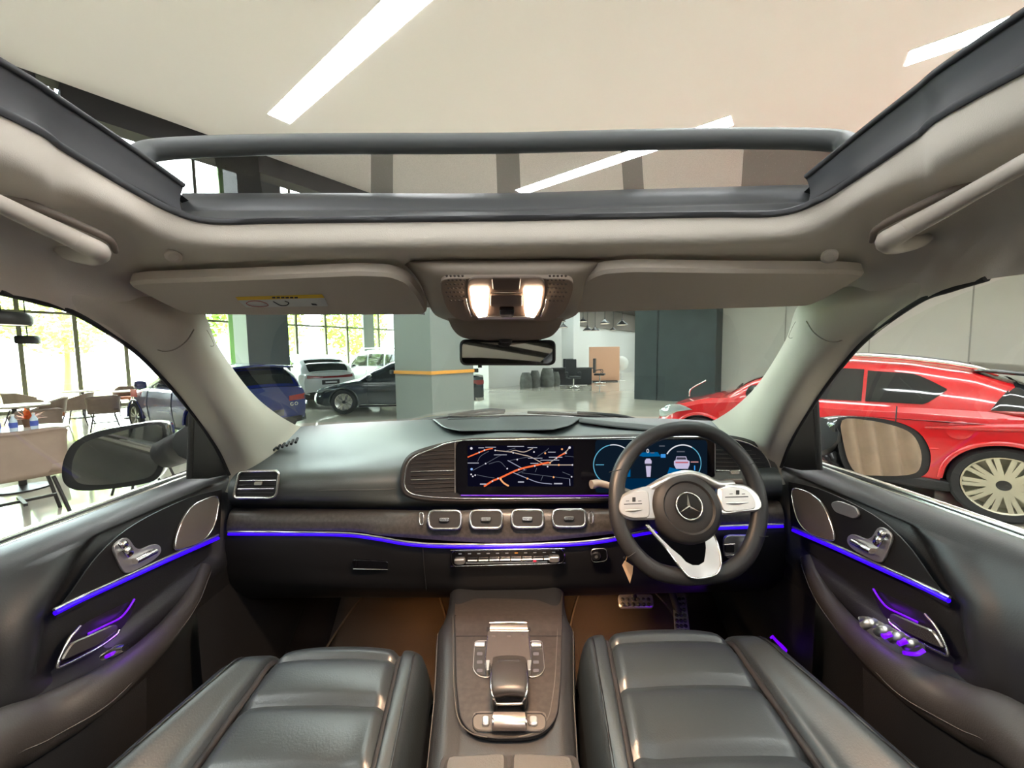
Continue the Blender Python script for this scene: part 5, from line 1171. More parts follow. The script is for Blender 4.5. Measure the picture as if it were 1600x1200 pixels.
# ---- four centre vents
cv = pl3(P(680, 800, .965), P(900, 800, .965), P(790, 826, .950))
for k, (a, b) in enumerate(((669, 721), (734, 785), (799, 849), (863, 915))):
    f = k / 3; v0, v1 = 798 - 2 * f, 826 - 3 * f
    o = rnd([cv.pt(u, v, .006) for u, v in ((a + 3, v0), (b - 2, v0), (b, (v0 + v1) / 2), (b - 2, v1), (a + 3, v1), (a, (v0 + v1) / 2))], .014, 4)
    t = plate('air_vent', [p - cv.n * .008 for p in o], cv.n, .009, BLK, db)
    tube('vent_frame', o, .0036, CHR, t, closed=True, n=70, seg=8)
    for q in (.3, .52, .74): tube('vent_slat', [cv.pt(a + 5, v0 + (v1 - v0) * q, .006), cv.pt(b - 5, v0 + (v1 - v0) * q, .006)], .0008, mat('slat_bronze', (0, 0, 0, 1)), t, seg=6)
    m_ = (a + b) / 2
    plate('vent_knob', rnd([cv.pt(u, v, .009) for u, v in ((m_ - 8, v0 + 11), (m_ + 8, v0 + 11), (m_ + 7, v0 + 17), (m_ - 8, v0 + 17))], .004, 3), cv.n, .007, CHR, t, .001)
for u in (659, 924):
    d_ = 1 if u > 800 else 0
    tube('vent_thumbwheel', [cv.pt(u - 3, 803 - 2 * d_, .004), cv.pt(u + 2, 803 - 2 * d_, .004), cv.pt(u + 2, 818 - 2 * d_, .004), cv.pt(u - 3, 818 - 2 * d_, .004)], .0013, CHR, db, closed=True, n=20, seg=5)
# ---- climate control strip
cc = pl3(P(705, 865, .945), P(880, 865, .945), P(790, 883, .952))
pn = plate('climate_control', rnd([cc.pt(u, v, .003) for u, v in ((704, 859), (882, 856), (883, 880), (706, 886))], .018, 5), cc.n, .006, GLOSS, db, .001)
tube('control_rim', rnd([cc.pt(u, v, .009) for u, v in ((705, 860), (881, 857), (882, 880), (706, 885))], .018, 4), .0012, CHR, pn, closed=True, n=70, seg=6)
for k in range(8):
    a = 731 + k * 17; tube('control_key', [cc.pt(a, 875.5 - k * .35, .012), cc.pt(a + 15, 875.2 - k * .35, .012)], .0042, CHR, pn, seg=8, sq=.7)
for a, v in ((710, 875), (857, 871.5)):
    plate('temperature_rocker', rnd([cc.pt(u, w_, .009) for u, w_ in ((a, v - 3), (a + 17, v - 4), (a + 17, v + 3), (a + 13, v + 5), (a + 4, v + 5), (a, v + 3))], .006, 3), cc.n, .007, SATIN, pn, .002)
tube('lower_key_bar', [cc.pt(728, 880, .010), cc.pt(855, 878, .010)], .0018, SATIN, pn, seg=6)
for k in range(11):
    u = 719 + k * 14.6; tube('key_symbol', [cc.pt(u - 2.4, 865.5 - k * .25, .0095), cc.pt(u + 2.4, 865.4 - k * .25, .0095)], .0012, glow('symbol_orange', .9, .35, .05) if k == 6 else glow('symbol_grey', .28, .27, .27), pn, seg=4)
tube('hazard_mark', [cc.pt(833, 877, .0145), cc.pt(838, 876.8, .0145)], .0022, glow('hazard_red', .9, .05, .08), pn, seg=6)
# start button
sbp = pl3(P(925, 860, .945), P(948, 860, .945), P(935, 880, .952))
sb = plate('start_button_plate', rnd([sbp.pt(u, v, .002) for u, v in ((922, 857), (949, 856), (950, 877), (924, 880))], .012, 4), sbp.n, .004, GLOSS, db, .001)
tube('button_rim', rnd([sbp.pt(u, v, .006) for u, v in ((923, 858), (948, 857), (949, 876), (925, 879))], .012, 4), .0009, SATIN, sb, closed=True, n=40, seg=5)
lathe('start_button', [(.0125, 0), (.0125, .003), (.0105, .005), (0, .005)], PLAS, sb, o=sbp.pt(931, 868, .006), axis=sbp.n, seg=24); lathe('button_center', [(.004, .005), (.004, .006), (0, .006)], SATIN, sb, o=sbp.pt(931, 868, .006), axis=sbp.n, seg=16)
# light switch
lsp = pl3(P(1130, 838, .97), P(1165, 838, .97), P(1140, 868, .98))
ls = plate('light_switch', rnd([lsp.pt(u, v, .003) for u, v in ((1129, 840), (1136, 835), (1176, 835), (1176, 868), (1140, 873), (1130, 866))], .014, 3), lsp.n, .006, ALU, db, .001)
lathe('light_knob', [(.020, 0), (.019, .012), (.016, .014), (0, .014)], SATIN, ls, o=lsp.pt(1164, 855, .009), axis=lsp.n, seg=28)
plate('parking_brake_switch', rnd([lsp.pt(u, v, .009) for u, v in ((1132, 850), (1146, 850), (1146, 862), (1132, 862))], .004, 3), lsp.n, .005, DARK, ls, .001)
tube('switch_molding', [lsp.pt(1131, 851, .015), lsp.pt(1148, 850, .015)], .0016, CHR, ls, seg=6); tube('switch_molding', [lsp.pt(1132, 868, .012), lsp.pt(1150, 866, .012)], .0016, CHR, ls, seg=6)
# ================================================================ STEERING WHEEL
sw = thing('steering_wheel', 'black leather steering wheel with silver spokes and star emblem', 'steering wheel')
so = P(1075, 785, .875); TL = math.radians(24)
wp = Pl(so, (0, -math.cos(TL), math.sin(TL)))
def S_(u, v, h=0.): return wp.pt(u, v, h)
rim = [(1074, 669), (1112, 677), (1148, 703), (1174, 740), (1186, 785), (1183, 828), (1166, 868), (1138, 892), (1100, 900), (1060, 900), (1022, 890), (990, 862), (969, 825), (963, 780), (970, 735), (996, 697), (1034, 675)]
rp_ = [S_(u, v) for u, v in rim]
tube('rim', rp_, .0185, mat('wheel_leather', (.016, .016, .017, 1), .42, spec=.5, bump=.25, bs=600), sw, closed=True, n=140, seg=18, up=wp.n, sq=.8)
for a in ((951, 738, 977, 733), (1180, 722, 1158, 730), (1196, 838, 1175, 838), (975, 872, 996, 858)):
    m0 = S_((a[0] + a[2]) / 2, (a[1] + a[3]) / 2, 0); d0 = (S_(a[2], a[3]) - S_(a[0], a[1])).normalized(); tg_ = wp.n.cross(d0)
    q = [m0 + d0 * .0192 * math.cos(t) + wp.n * .0158 * math.sin(t) for t in [i * math.pi / 6 for i in range(12)]]
    tube('rim_seam', q, .0008, BLK, sw, closed=True, n=30, seg=4)
# hub
hc = S_(1072, 793, .012)
hubm = mat('airbag_cover', (.026, .025, .025, 1), .5, spec=.4, bump=.3, bs=700)
hub = lathe('airbag_cover', [(.078, -.05), (.080, -.01), (.078, .006), (.070, .014), (.058, .018), (.054, .014), (.045, .0165), (.02, .018), (0, .018)], hubm, sw, o=hc, axis=wp.n, seg=56)
ring = mat('emblem_chrome', (.8, .78, .74, 1), .12, metal=1)
ec = S_(1077, 791, .034); Xw = V((1, 0, 0)); Yw = wp.n.cross(Xw).normalized()
lathe('emblem_base', [(.031, 0), (.030, .003), (0, .003)], GLOSS, hub, o=ec - wp.n * .004, axis=wp.n, seg=36)
tube('emblem_ring', [ec + (Xw * math.cos(a) + Yw * math.sin(a)) * .029 for a in [i * math.pi / 10 for i in range(20)]], .0022, ring, hub, closed=True, n=60, seg=8)
vs, fs = [ec + wp.n * .006], []
for k in range(3):
    a = math.pi / 2 + k * 2 * math.pi / 3; b = a + math.pi / 3
    vs += [ec + (Xw * math.cos(a) + Yw * math.sin(a)) * .028, ec + (Xw * math.cos(b) + Yw * math.sin(b)) * .0048]
for k in range(3): fs += [(0, 1 + 2 * k, 2 + 2 * k), (0, 2 + 2 * ((k - 1) % 3), 1 + 2 * k)]
raw('emblem_star', vs, fs, ring, hub, smooth=False)
sat = mat('spoke_satin', (.68, .67, .66, 1), .3, metal=.92)
def wplate(nm, L, mt, h, th, par=None, r=.008, bev=.0015): return plate(nm, rnd([S_(u, v, h) for u, v in L], r, 4), wp.n, th, mt, par or sw, bev)
# upper silver bridge behind the hub
tube('hub_bridge', [S_(1000, 772, .0), S_(1030, 756, .012), S_(1050, 745, .016), S_(1075, 740, .016), S_(1098, 746, .014), S_(1120, 757, .01), S_(1145, 756, .0)], [.008, .011, .009, .008, .009, .011, .008], sat, sw, n=50, seg=12)
sl = wplate('left_spoke', [(963, 790), (968, 774), (990, 764), (1022, 757), (1028, 775), (1027, 812), (985, 813), (966, 806)], sat, .0, .016, r=.014, bev=.004)
wplate('button_pad', [(966, 790), (971, 776), (990, 768), (1012, 766), (1015, 790), (1014, 809), (986, 810), (969, 803)], mat('pad_silver', (.6, .58, .56, 1), .35, metal=.8), .016, .003, sl, .01)
rsx = wplate('right_spoke', [(1118, 758), (1134, 756), (1162, 758), (1180, 772), (1187, 790), (1182, 799), (1150, 802), (1122, 806), (1116, 790)], sat, .0, .016, r=.014, bev=.004)
wplate('button_pad', [(1126, 762), (1150, 761), (1168, 766), (1180, 782), (1180, 795), (1150, 799), (1130, 800), (1125, 785)], MATS['pad_silver'], .016, .003, rsx, .01)
for par, cx_, cy_, w2_ in ((sl, 990, 797, 13), (rsx, 1152, 786, 17)):
    tube('pad_key', [S_(cx_ - w2_, cy_ + .8, .020), S_(cx_, cy_, .0215), S_(cx_ + w2_, cy_ - .8, .020)], [.0012, .0042, .0012], sat, par, seg=8)
    for dx in (-8, 8): tube('key_symbol', [S_(cx_ + dx * 1.2 - 2.5, cy_ - 14, .020), S_(cx_ + dx * 1.2 + 2.5, cy_ - 14.3, .020)], .0007, DARK, par, seg=4)
    wplate('touch_key', [(cx_ - 2, cy_ - 20), (cx_ + 3, cy_ - 20), (cx_ + 3, cy_ - 13), (cx_ - 2, cy_ - 13)], DARK, .019, .0015, par, .001, .0003)
    tube('pad_groove', [S_(cx_ - w2_ - 2, cy_ - 9, .0193), S_(cx_ + w2_, cy_ - 10, .0193)], .0010, DARK, par, seg=4)
# lower V spoke
lsx = raw('lower_spoke', *(lambda O, I: ([S_(u, v, .004 + .017 * max(0, min(1, (v - 850) / 35))) for u, v in O] + [S_(u, v, .004 + .017 * max(0, min(1, (v - 850) / 35))) for u, v in I] + [S_(u, v, -.008) for u, v in O] + [S_(u, v, -.008) for u, v in I],
    [(i, i + 1, len(O) + i + 1, len(O) + i) for i in range(len(O) - 1)] + [(2 * len(O) + i, 2 * len(O) + i + 1, 3 * len(O) + i + 1, 3 * len(O) + i) for i in range(len(O) - 1)] +
    [(i, i + 1, 2 * len(O) + i + 1, 2 * len(O) + i) for i in range(len(O) - 1)] + [(len(O) + i, len(O) + i + 1, 3 * len(O) + i + 1, 3 * len(O) + i) for i in range(len(O) - 1)]))(
    [(1009, 820), (1018, 831), (1040, 856), (1058, 880), (1073, 898), (1084, 903), (1100, 903), (1118, 898), (1125, 888), (1126, 872), (1121, 850), (1114, 833)],
    [(1014, 820), (1026, 834), (1048, 856), (1064, 869), (1072, 878), (1082, 883), (1092, 883), (1100, 878), (1102, 866), (1103, 856), (1102, 846), (1100, 838)]), mat('spoke_brushed', (.6, .6, .61, 1), .35, metal=.9), sw, angle=30)
tube('spoke_edge', [S_(u, v, .004 + .017 * max(0, min(1, (v - 850) / 35))) for u, v in ((1009, 820), (1018, 831), (1040, 856), (1058, 880), (1073, 898), (1084, 903), (1100, 903), (1118, 898), (1125, 888), (1126, 872), (1121, 850), (1114, 833))], .0022, CHR, lsx, n=60, seg=8)
tube('steering_column', [hc - wp.n * .05, hc - wp.n * .14, V((hc.x - .01, 1.06, hc.z - .05))], [.045, .055, .05], PLAS, sw, seg=18)
# column stalks
tube('gear_stalk', [hc - wp.n * .08 + V((-.03, 0, 0)), P(985, 782, .93), P(968, 777, .92)], [.007, .007, .009], SATIN, sw, seg=8)
tube('wiper_stalk', [hc - wp.n * .08 + V((-.05, 0, .02)), P(945, 757, .95), P(924, 757, .94)], [.008, .009, .011], mat('stalk_tip', (.42, .36, .31, 1), .35, metal=.5), sw, seg=12)
tube('cruise_stalk', [hc - wp.n * .08 + V((.03, 0, .02)), P(1130, 755, .96), P(1160, 753, .95)], [.007, .008, .009], mat('stalk_dark', (.12, .1, .09, 1), .4, metal=.4), sw, seg=8)
plate('shift_paddle', rnd([P(u, v, .90) for u, v in ((958, 770), (970, 763), (974, 768), (968, 775))], .004, 2), (0, -1, .2), .004, SATIN, sw, .001)
# key tag
kt = thing('key_tag', 'small white key tag on a cord hanging below the steering column', 'key tag')
tube('cord', [P(976, 815, .92), P(980, 830, .905), P(982, 846, .90)], .0012, mat('cord_orange', rgb(230, 160, 90), .6), kt, seg=5)
pts = [P(u, v, d) for u, v, d in ((979, 834, .90), (984, 836, .90), (987, 850, .90), (987, 858, .90), (980, 848, .90))]
plate('tag_tab', pts, (0, -1, .1), .002, mat('tag_pink_white', rgb(235, 205, 190), .5), kt)
plate('tag_card', [P(u, v, .89) for u, v in ((972, 883), (976, 876), (989, 884), (988, 896), (984, 911))], (0, -1, .1), .0015, mat('tag_card_white', rgb(225, 195, 165), .5), kt)
tube('tag_cord', [P(985, 856, .90), P(980, 868, .895), P(977, 879, .89)], .0009, MATS['cord_orange'], kt, seg=5)
# ================================================================ CENTRE CONSOLE
cs = thing('center_console', 'leather-trimmed center console between the two front seats', 'center console')
L_ = [P(703, 918, 1.02), P(700, 945, .93), P(693, 972, .86), P(682, 1000, .80), P(679, 1050, .71), P(676, 1100, .64), P(670, 1150, .575), P(663, 1205, .515), P(655, 1280, .45)]
def cz(y): return 0.955 if y < .8 else .955 - (y - .8) * .12
sec_c = []
for p in L_:
    x, y, z = p.x, p.y, cz(p.y); hwid = X0 - x
    sec_c.append([V((X0 - hwid - .004, y, .62)), V((X0 - hwid, y, z - .06)), V((X0 - hwid + .004, y, z - .018)), V((X0 - hwid + .022, y, z - .001)), V((X0 - hwid * .62, y, z - .004)), V((X0 - hwid * .5, y, z - .006)), V((X0, y, z - .006))])
sec_c = [V_ + [mx(p) for p in V_[-2::-1]] for V_ in sec_c]
surf('console_body', sec_c, LEA, cs, 60, 50)
cn = Pl(V((X0, .7, .955)), (0, 0, 1))
def K(u, v, h=0.): return cn.pt(u, v, h)
WOODC = mat('console_wood', (.034, .028, .025, 1), .42, spec=.4, bump=.15, bs=90, var=.2)
tp = CR([K(u, v, -.004) for u, v in ((712, 965), (713, 1050), (716, 1095), (722, 1128), (738, 1148), (765, 1157), (795, 1158), (828, 1156), (852, 1146), (868, 1125), (873, 1095), (876, 1050), (878, 965))], 60)
# inlay follows the console top, rising to the dash
surf('wood_inlay_front', [[P(711, 925, .985), P(795, 924, .985), P(879, 925, .985)], [K(711, 960, .0015), K(795, 960, .0015), K(878, 960, .0015)], [K(712, 990, .0015), K(795, 990, .0015), K(878, 990, .0015)]], WOODC, cs, 20, 10)
tpl = plate('wood_inlay', tp, (0, 0, 1), .006, WOODC, cs, .001)
tube('inlay_edge', [p + V((0, 0, .005)) for p in tp], .0016, BLK, cs, n=90, seg=6)
for s in (-1, 1):
    tube('console_stitching', [sid(V((p.x + .003, p.y, cz(p.y) - .012)), s) for p in L_[3:]], .0007, STITCH, cs, n=90, seg=4)
    tube('inlay_stitching', [sid(p + V((-.006, -.0, .006)), s) for p in tp[:26]], .0009, STITCH, cs, n=60, seg=4)
    rl = [P(697, 925, .99), P(699, 950, .91), P(695, 975, .85), P(700, 1010, .775)]
def kplate(nm, L, mt, h, th, par=None, r=.006, bev=.001): return plate(nm, rnd([K(u, v, h) for u, v in L], r, 4), (0, 0, 1), th, mt, par or cs, bev)
kplate('roller_recess', [(761, 973), (828, 973), (830, 988), (759, 988)], BLK, .002, .001, r=.008)
tube('roller_cover', [K(766, 981, .006), K(795, 981, .007), K(824, 981, .006)], .0085, mat('roller_gold', (.5, .42, .36, 1), .3, metal=.8), cs, seg=12, sq=.6)
tube('roller_rim', [K(765, 973.5, .006), K(795, 972.5, .006), K(823, 973.5, .006)], .0022, CHR, cs, seg=8); tube('roller_rim', [K(766, 986, .006), K(825, 986, .006)], .0016, CHR, cs, seg=8)
kplate('inlay_joint', [(712, 993.5), (878, 993.5), (878, 995), (712, 995)], BLK, .0015, .0012, r=.0003, bev=0)
# button banks
for s, (ua, ub) in ((-1, (739, 764)), (1, (827, 850))):
    if s < 0: L = [(742, 1001), (765, 1001), (766, 1059), (748, 1057), (739, 1046)]
    else: L = [(827, 1001), (847, 1001), (851, 1046), (843, 1056), (826, 1059)]
    bk = kplate('button_bank', L, mat('bank_plastic', (.03, .027, .026, 1), .35), .002, .003, r=.01)
    tube('bank_rim', rnd([K(u, v, .005) for u, v in L], .01, 4), .0007, SATIN, bk, closed=True, n=50, seg=5)
    m_ = 750 if s < 0 else 838
    tube('volume_roller', [K(m_ - 7, 1007, .006), K(m_ + 7, 1007, .006)], .0075, SATIN, bk, seg=10, sq=.6)
    for i, v in enumerate((1022, 1035, 1048)):
        kplate('button', [(m_ - 5, v - 2.5), (m_ + 4, v - 2.5), (m_ + 4, v + 2), (m_ - 5, v + 2)], glow('button_symbol_pink', .35, .27, .24), .005, .001, bk, .002, .0003)
# touchpad and palm rest
tpd = kplate('touchpad', [(762, 992), (826, 992), (830, 1040), (822, 1047), (768, 1047), (758, 1040)], mat('touchpad_grey', (.06, .052, .05, 1), .35), .004, .010, r=.005, bev=.002)
tube('touchpad_rim', [K(u, v, .013) for u, v in ((762, 994), (758, 1040), (767, 1048))], .0012, CHR, tpd, seg=6); tube('touchpad_rim', [K(u, v, .013) for u, v in ((827, 994), (830, 1040), (822, 1048))], .0012, CHR, tpd, seg=6)
for u in (771, 795, 817): tube('touchpad_symbol', [K(u - 3, 994, .0145), K(u + 3, 994, .0145)], .0009, glow('button_symbol_pink', 0, 0, 0), tpd, seg=4)
for L in (((759, 1040), (766, 1040), (764, 1056), (760, 1056)), ((824, 1040), (831, 1040), (829, 1056), (825, 1056))): kplate('rest_bracket', L, SATIN, .006, .012, r=.002)
cl_ = [P(795, 1024, .70), P(795, 1050, .665), P(795, 1078, .64), P(795, 1094, .633)]
rows = []
for v, hw_, z in ((1026, 26, .972), (1034, 27, .984), (1050, 28, .995), (1070, 28, .998), (1084, 25, .992), (1091, 20, .980), (1094, 17, .965)):
    hpn = Pl(V((0, 0, z)), (0, 0, 1)); c = hpn.pt(795.5, v); e = hpn.pt(795.5 + hw_, v); hh_ = (e - c).length
    rows.append([c + V((f * hh_, 0, dz)) for f, dz in ((-1.0, -.03), (-1, -.008), (-.85, .0), (0, .003), (.85, .0), (1, -.008), (1.0, -.03))])
rest = surf('palm_rest', rows, mat('palm_rest_leather', (.032, .030, .029, 1), .4, spec=.5, bump=.2, bs=500), cs, 30, 30)
tube('rest_rim', [rows[i][1] + V((0, 0, .002)) for i in range(1, 6)] + [rows[5][2] + V((0, -.006, -.004)), rows[5][4] + V((0, -.006, -.004))] + [rows[i][5] + V((0, 0, .002)) for i in range(5, 0, -1)], .0022, CHR, rest, n=80, seg=8)
box('rest_base', K(795.5, 1065, .018), (.045, .07, .03), BLK, cs, bev=.004)
# drive mode switch
dm = kplate('mode_switch_plate', [(738, 1116), (748, 1112), (845, 1112), (854, 1116), (853, 1138), (845, 1143), (748, 1143), (739, 1138)], mat('mode_plate', (.09, .08, .072, 1), .4), .002, .002, r=.012)
tube('mode_plate_rim', rnd([K(u, v, .004) for u, v in ((738, 1115), (853, 1115), (853, 1143), (739, 1143))], .014, 4), .0009, BLK, dm, closed=True, n=60, seg=5)
tube('mode_roller', [K(771, 1127, .010), K(795, 1127, .012), K(820, 1127, .010)], .0135, mat('roller_rose', (.62, .52, .47, 1), .28, metal=.85), dm, seg=14, sq=.75)
for u in (770, 822): tube('roller_ring', [K(u, 1117, .008), K(u, 1127, .020), K(u, 1138, .006)], .0022, CHR, dm, seg=8)
for a in ((753, 1122, 765, 1136), (826, 1122, 840, 1136)): kplate('mode_button', [(a[0], a[1]), (a[2], a[1]), (a[2], a[3]), (a[0], a[3])], SATIN, .004, .006, dm, .006, .002)
# armrest lid halves
for s in (-1, 1):
    L = [(697 if s < 0 else 798, 1193 if s < 0 else 1188), (793 if s < 0 else 895, 1188 if s < 0 else 1193), (793 if s < 0 else 915, 1300), (680 if s < 0 else 798, 1300)]
    kplate('armrest_lid', L, mat('lid_leather', (.05, .048, .046, 1), .42, bump=.3, bs=500), .004, .016, r=.012, bev=.005)
kplate('lid_gap', [(690, 1183), (902, 1183), (925, 1302), (672, 1302)], BLK, -.001, .004, r=.012)
# ================================================================ SEATS
def make_seat(s, xs, yb, yf, zt, label):
    """front seat whose centre is at x=xs, cushion from y=yb (rear) to y=yf (front)"""
    t = thing('bucket_seat', label, 'car seat', 'front seats', loc=(xs, (yb + yf) / 2, 0)); cx_, cy_ = xs, (yb + yf) / 2
    hwb, hwf = .245, .20
    def hwid(f): return hwb + (hwf - hwb) * f
    def surfz(a, f):
        # a in -1..1 across (outer bolster = s side), f 0..1 rear->front
        aa = abs(a); bol = .052 * math.exp(-((aa - .80) / .15) ** 2) * (1 - .75 * f ** 2) * (1.0 if a * s > 0 else .55)
        z = zt + bol - .02 * (1 - f) 
        e = max(0, (aa - .86) / .14); z -= .09 * e ** 2.2
        e = max(0, (f - .88) / .12); z -= .065 * e ** 2.4
        return z
    ci, co = .60, .56   # centre panel half widths (front, rear)
    def P3(a, f):
        w = hwid(f); y = yb + (yf - yb) * f - (.085 if a * s > 0 else .04) * abs(a) ** 3 * f
        # outer side flares out towards the rear
        x = xs + a * w + (s * .06 * (1 - f) if a * s > 0 else 0) * abs(a) ** 1.5
        return V((x - cx_, y - cy_, surfz(a, f)))
    def grid(nm, a0, a1, f0, f1, na, nf, mt, hf=None, par=t):
        vs = []
        for j in range(nf):
            f = f0 + (f1 - f0) * j / (nf - 1)
            for i in range(na):
                q = i / (na - 1); a = a0(f) + (a1(f) - a0(f)) * q; p = P3(a, f)
                if hf: p.z += hf(q, (j / (nf - 1)))
                vs.append(p)
        fs = [(j * na + i, j * na + i + 1, (j + 1) * na + i + 1, (j + 1) * na + i) for j in range(nf - 1) for i in range(na - 1)]
        return raw(nm, vs, fs, mt, par)
    A = lambda f: -((.30 + .29 * f) if s < 0 else (.92 - .26 * f)); B = lambda f: ((.30 + .29 * f) if s > 0 else (.92 - .26 * f))
    seams = [0.0, .14, .29, .44, .60, .76, .90]
    ed = lambda q: -.020 * math.exp(-(q / .05) ** 2) - .020 * math.exp(-((1 - q) / .05) ** 2)
    for i, f0 in enumerate(seams):
        f1 = seams[i + 1] if i < 6 else 1.0
        grid('quilted_panel', A, B, f0, f1, 40, 18, SEAT, lambda q, g: ed(q) - .007 * math.exp(-(g / .09) ** 2) - .007 * math.exp(-((1 - g) / .09) ** 2) + .006 * math.sin(math.pi * g) * math.sin(math.pi * q) ** .5)
    for sg in (-1, 1):
        a0, a1 = ((lambda f: -1.0), A) if sg < 0 else (B, (lambda f: 1.0))
        gap = lambda q, g: (-.020 * math.exp(-((1 - q) / .06) ** 2) if sg < 0 else -.020 * math.exp(-(q / .06) ** 2))
        grid('side_bolster', a0, a1, 0, 1, 30, 60, SEAT, gap)
        tube('bolster_piping', [P3(sg * ((.80 + .03 * math.sin(f * 3) - .04 * f) if sg == s else (.96 - .13 * f)), f) + V((0, 0, .001)) for f in [i / 12 for i in range(13)]], .0022, mat('piping_black', (.012, .013, .014, 1), .3), t, n=50, seg=6)
        tube('bolster_piping', [P3((A(f) if sg < 0 else B(f)), f) + V((0, 0, -.014)) for f in [i / 12 for i in range(13)]], .006, BLK, t, n=50, seg=6)
        # skirt
        sk = [[P3(sg, f) for f in [i / 8 for i in range(9)]], [P3(sg, f) + V((sg * .012, 0, -.12)) for f in [i / 8 for i in range(9)]], [P3(sg, f) + V((-sg * .02, 0, -.30)) for f in [i / 8 for i in range(9)]]]
        surf('seat_side', sk, LEA, t, 20, 8)
    surf('front_roll', [[P3(a, 1) for a in (-1, -.8, -.6, -.3, 0, .3, .6, .8, 1)], [P3(a, 1) + V((0, .018, -.05)) for a in (-1, -.8, -.6, -.3, 0, .3, .6, .8, 1)], [P3(a, 1) + V((0, -.01, -.16)) for a in (-1, -.8, -.6, -.3, 0, .3, .6, .8, 1)], [P3(a, 1) + V((0, -.08, -.28)) for a in (-1, -.8, -.6, -.3, 0, .3, .6, .8, 1)]], SEAT, t, 30, 16)
    # backrest and headrest behind the camera position
    by = yb - .06 - cy_
    surf('backrest', [[(-.25, by, zt + .02), (0, by - .02, zt + .02), (.25, by, zt + .02)], [(-.27, by - .07, zt + .25), (0, by - .10, zt + .25), (.27, by - .07, zt + .25)], [(-.21, by - .16, zt + .5), (0, by - .18, zt + .5), (.21, by - .16, zt + .5)]], SEAT, t, 16, 12, thick=.09)
    box('headrest', (0, by - .22, zt + .60), (.27, .1, .17), LEA, t, bev=.04)
    for q in (-.06, .06): tube('headrest_post', [(q, by - .2, zt + .44), (q, by - .21, zt + .56)], .007, CHR, t, seg=8)
    return t
make_seat(-1, X0 - .35, .08, .80, .957, 'black leather passenger seat cushion with quilted panels, beside the console')
make_seat(1, X0 + .35, .08, .825, .967, 'black leather driver seat cushion behind the steering wheel')
# seat adjuster glow plate beside the driver cushion
pd = thing('door_pocket_light', 'violet-lit chrome speaker trim low beside the driver seat', 'light')
tube('glow_trim', [P(1205, 994, .98), P(1213, 1003, .97), P(1222, 1011, .965), P(1228, 1018, .96)], .008, VIOL, pd, seg=8, sq=.5)
tube('glow_chrome', [P(1206, 999, .965), P(1216, 1010, .96), P(1225, 1019, .955)], .003, CHR, pd, seg=6)
# ================================================================ FLOOR AND PEDALS
fw = thing('cabin_floor', 'dark carpeted footwells under the dashboard', 'carpet')
for s in (-1, 1):
    surf('footwell_carpet', [[sid(V((X0 - .78, y, z)), s) for y, z in ((-.3, .50), (.9, .50), (1.25, .56), (1.5, .80), (1.55, 1.0))], [sid(V((X0 - .1, y, z)), s) for y, z in ((-.3, .50), (.9, .50), (1.25, .56), (1.5, .80), (1.55, 1.0))]], CARP, fw, 24, 6)
    surf('side_carpet', [[sid(V((X0 - .76, y, .48)), s) for y in (.9, 1.2, 1.55)], [sid(V((X0 - .76, y, 1.05)), s) for y in (.9, 1.2, 1.55)]], DARK, fw, 6, 6)
    surf('tunnel_carpet', [[sid(V((X0 - .125, y, .48)), s) for y in (.7, 1.1, 1.55)], [sid(V((X0 - .115, y, .93)), s) for y in (.7, 1.1, 1.55)]], CARP, fw, 6, 6)
    surf('floor_mat', [[sid(V((x, y, z)), s) for x in (X0 - .62, X0 - .4, X0 - .2)] for y, z in ((.6, .515), (.95, .515), (1.22, .565), (1.36, .67))], mat('mat_brown_carpet', (.05, .034, .022, 1), .95, bump=.8, bs=600), fw, 12, 12, thick=.008)
box('firewall_pad', (X0, 1.6, .8), (1.6, .03, .7), CARP, fw)
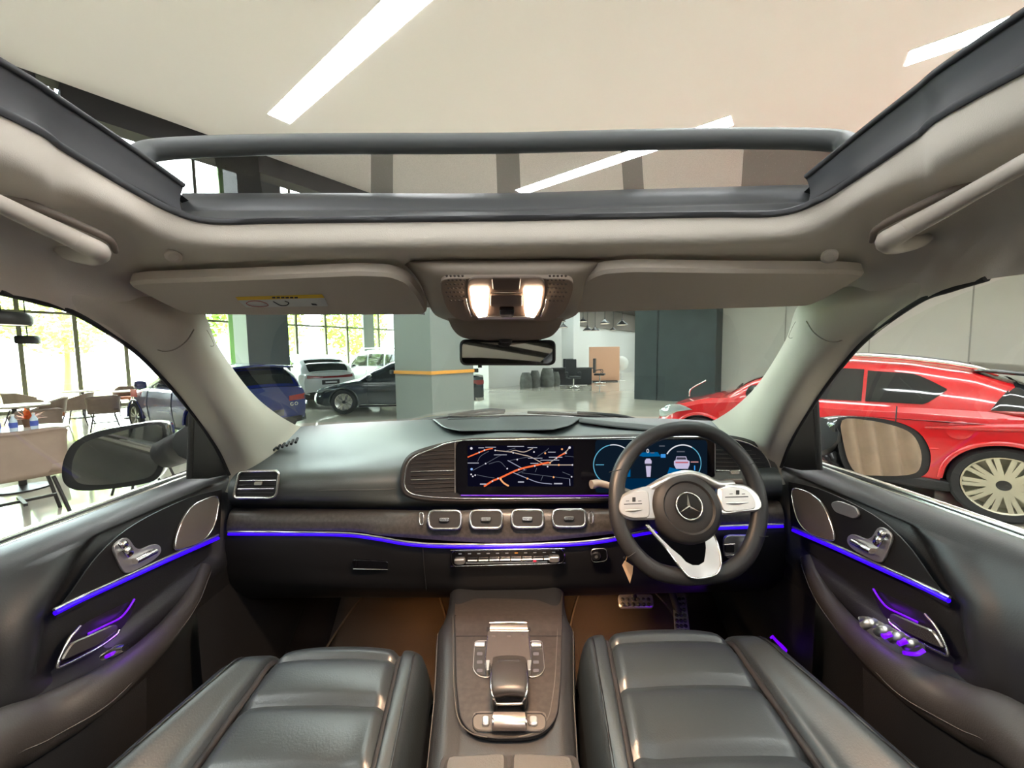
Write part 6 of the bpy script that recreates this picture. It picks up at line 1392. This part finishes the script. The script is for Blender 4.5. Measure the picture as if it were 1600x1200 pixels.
# mat edge piping
for s in (-1, 1): tube('mat_piping', [sid(V(q), s) for q in ((X0 - .63, .9, .525), (X0 - .60, 1.25, .60), (X0 - .5, 1.38, .69), (X0 - .3, 1.39, .70), (X0 - .19, 1.2, .57), (X0 - .17, .9, .525))], .004, mat('piping_tan', (.09, .06, .035, 1), .7), fw, n=50, seg=6)
def pedal(name, L, d0, d1, label, cols_, rows_, glowm=None):
    t = thing(name, label, 'pedal'); pl = pl3(P(L[0][0], L[0][1], d0), P(L[1][0], L[1][1], d0), P(L[2][0], L[2][1], d1))
    pts = rnd([pl.pt(u, v) for u, v in L], .012, 3)
    pa = plate('pedal_plate', pts, pl.n, .010, ALU, t, .002)
    st_ = []
    for i in range(cols_):
        for j in range(rows_):
            fu, fv = (i + .8) / (cols_ + .6), (j + .8) / (rows_ + .6)
            a = V((*L[0], 0)).lerp(V((*L[1], 0)), fu); b = V((*L[3], 0)).lerp(V((*L[2], 0)), fu); c = a.lerp(b, fv)
            st_.append(lathe('s', [(.006, 0), (.0058, .004), (.004, .0055), (0, .0055)], RUB, None, o=pl.pt(c.x, c.y, .010), axis=pl.n, seg=10))
    for q in st_: q.name = 'rubber_stud'; q.parent = pa
    e = pl.pt((L[0][0] + L[1][0]) / 2, (L[0][1] + L[2][1]) / 2)
    tube('pedal_arm', [e, e + V((0, .12, .10)), e + V((0, .2, .28))], .012, DARK, t, seg=8)
pedal('brake_pedal', [(965, 931), (1019, 931), (1021, 951), (967, 951)], 1.24, 1.20, 'brushed metal brake pedal with black rubber studs', 6, 2)
pedal('accelerator_pedal', [(1051, 930), (1071, 930), (1078, 994), (1054, 994)], 1.26, 1.10, 'tall brushed metal accelerator pedal with rubber studs', 3, 7)
for xx, cc_, e_ in ((X0 - .3, (1, .48, .17), .13), (X0 + .3, (1, .55, .25), .2)):
    a = bpy.data.objects.new('footwell_light', bpy.data.lights.new('footwell_light', 'AREA')); sc.collection.objects.link(a); a.data.size = .05; a.data.energy = e_; a.data.color = cc_
    a.location = (xx, 1.17, .775); a.rotation_euler = (0, 0, 0)
a = bpy.data.objects.new('footwell_violet_light', bpy.data.lights.new('footwell_violet_light', 'AREA')); sc.collection.objects.link(a); a.data.size = .04; a.data.energy = .05; a.data.color = (.2, 0, 1)
a.location = (X0 + .60, 1.0, .76); a.rotation_euler = V((-.9, .2, -.3)).to_track_quat('-Z', 'Y').to_euler()
for s in (-1, 1):
    a = bpy.data.objects.new('door_handle_light', bpy.data.lights.new('door_handle_light', 'AREA')); sc.collection.objects.link(a); a.data.size = .03; a.data.energy = .01; a.data.color = (.25, 0, 1)
    p = sid(P(200, 960, .72), s); a.location = p + V((-.0 - s * .05, 0, .0)); a.rotation_euler = V((s * .3, -.35, -1)).to_track_quat('-Z', 'Y').to_euler()
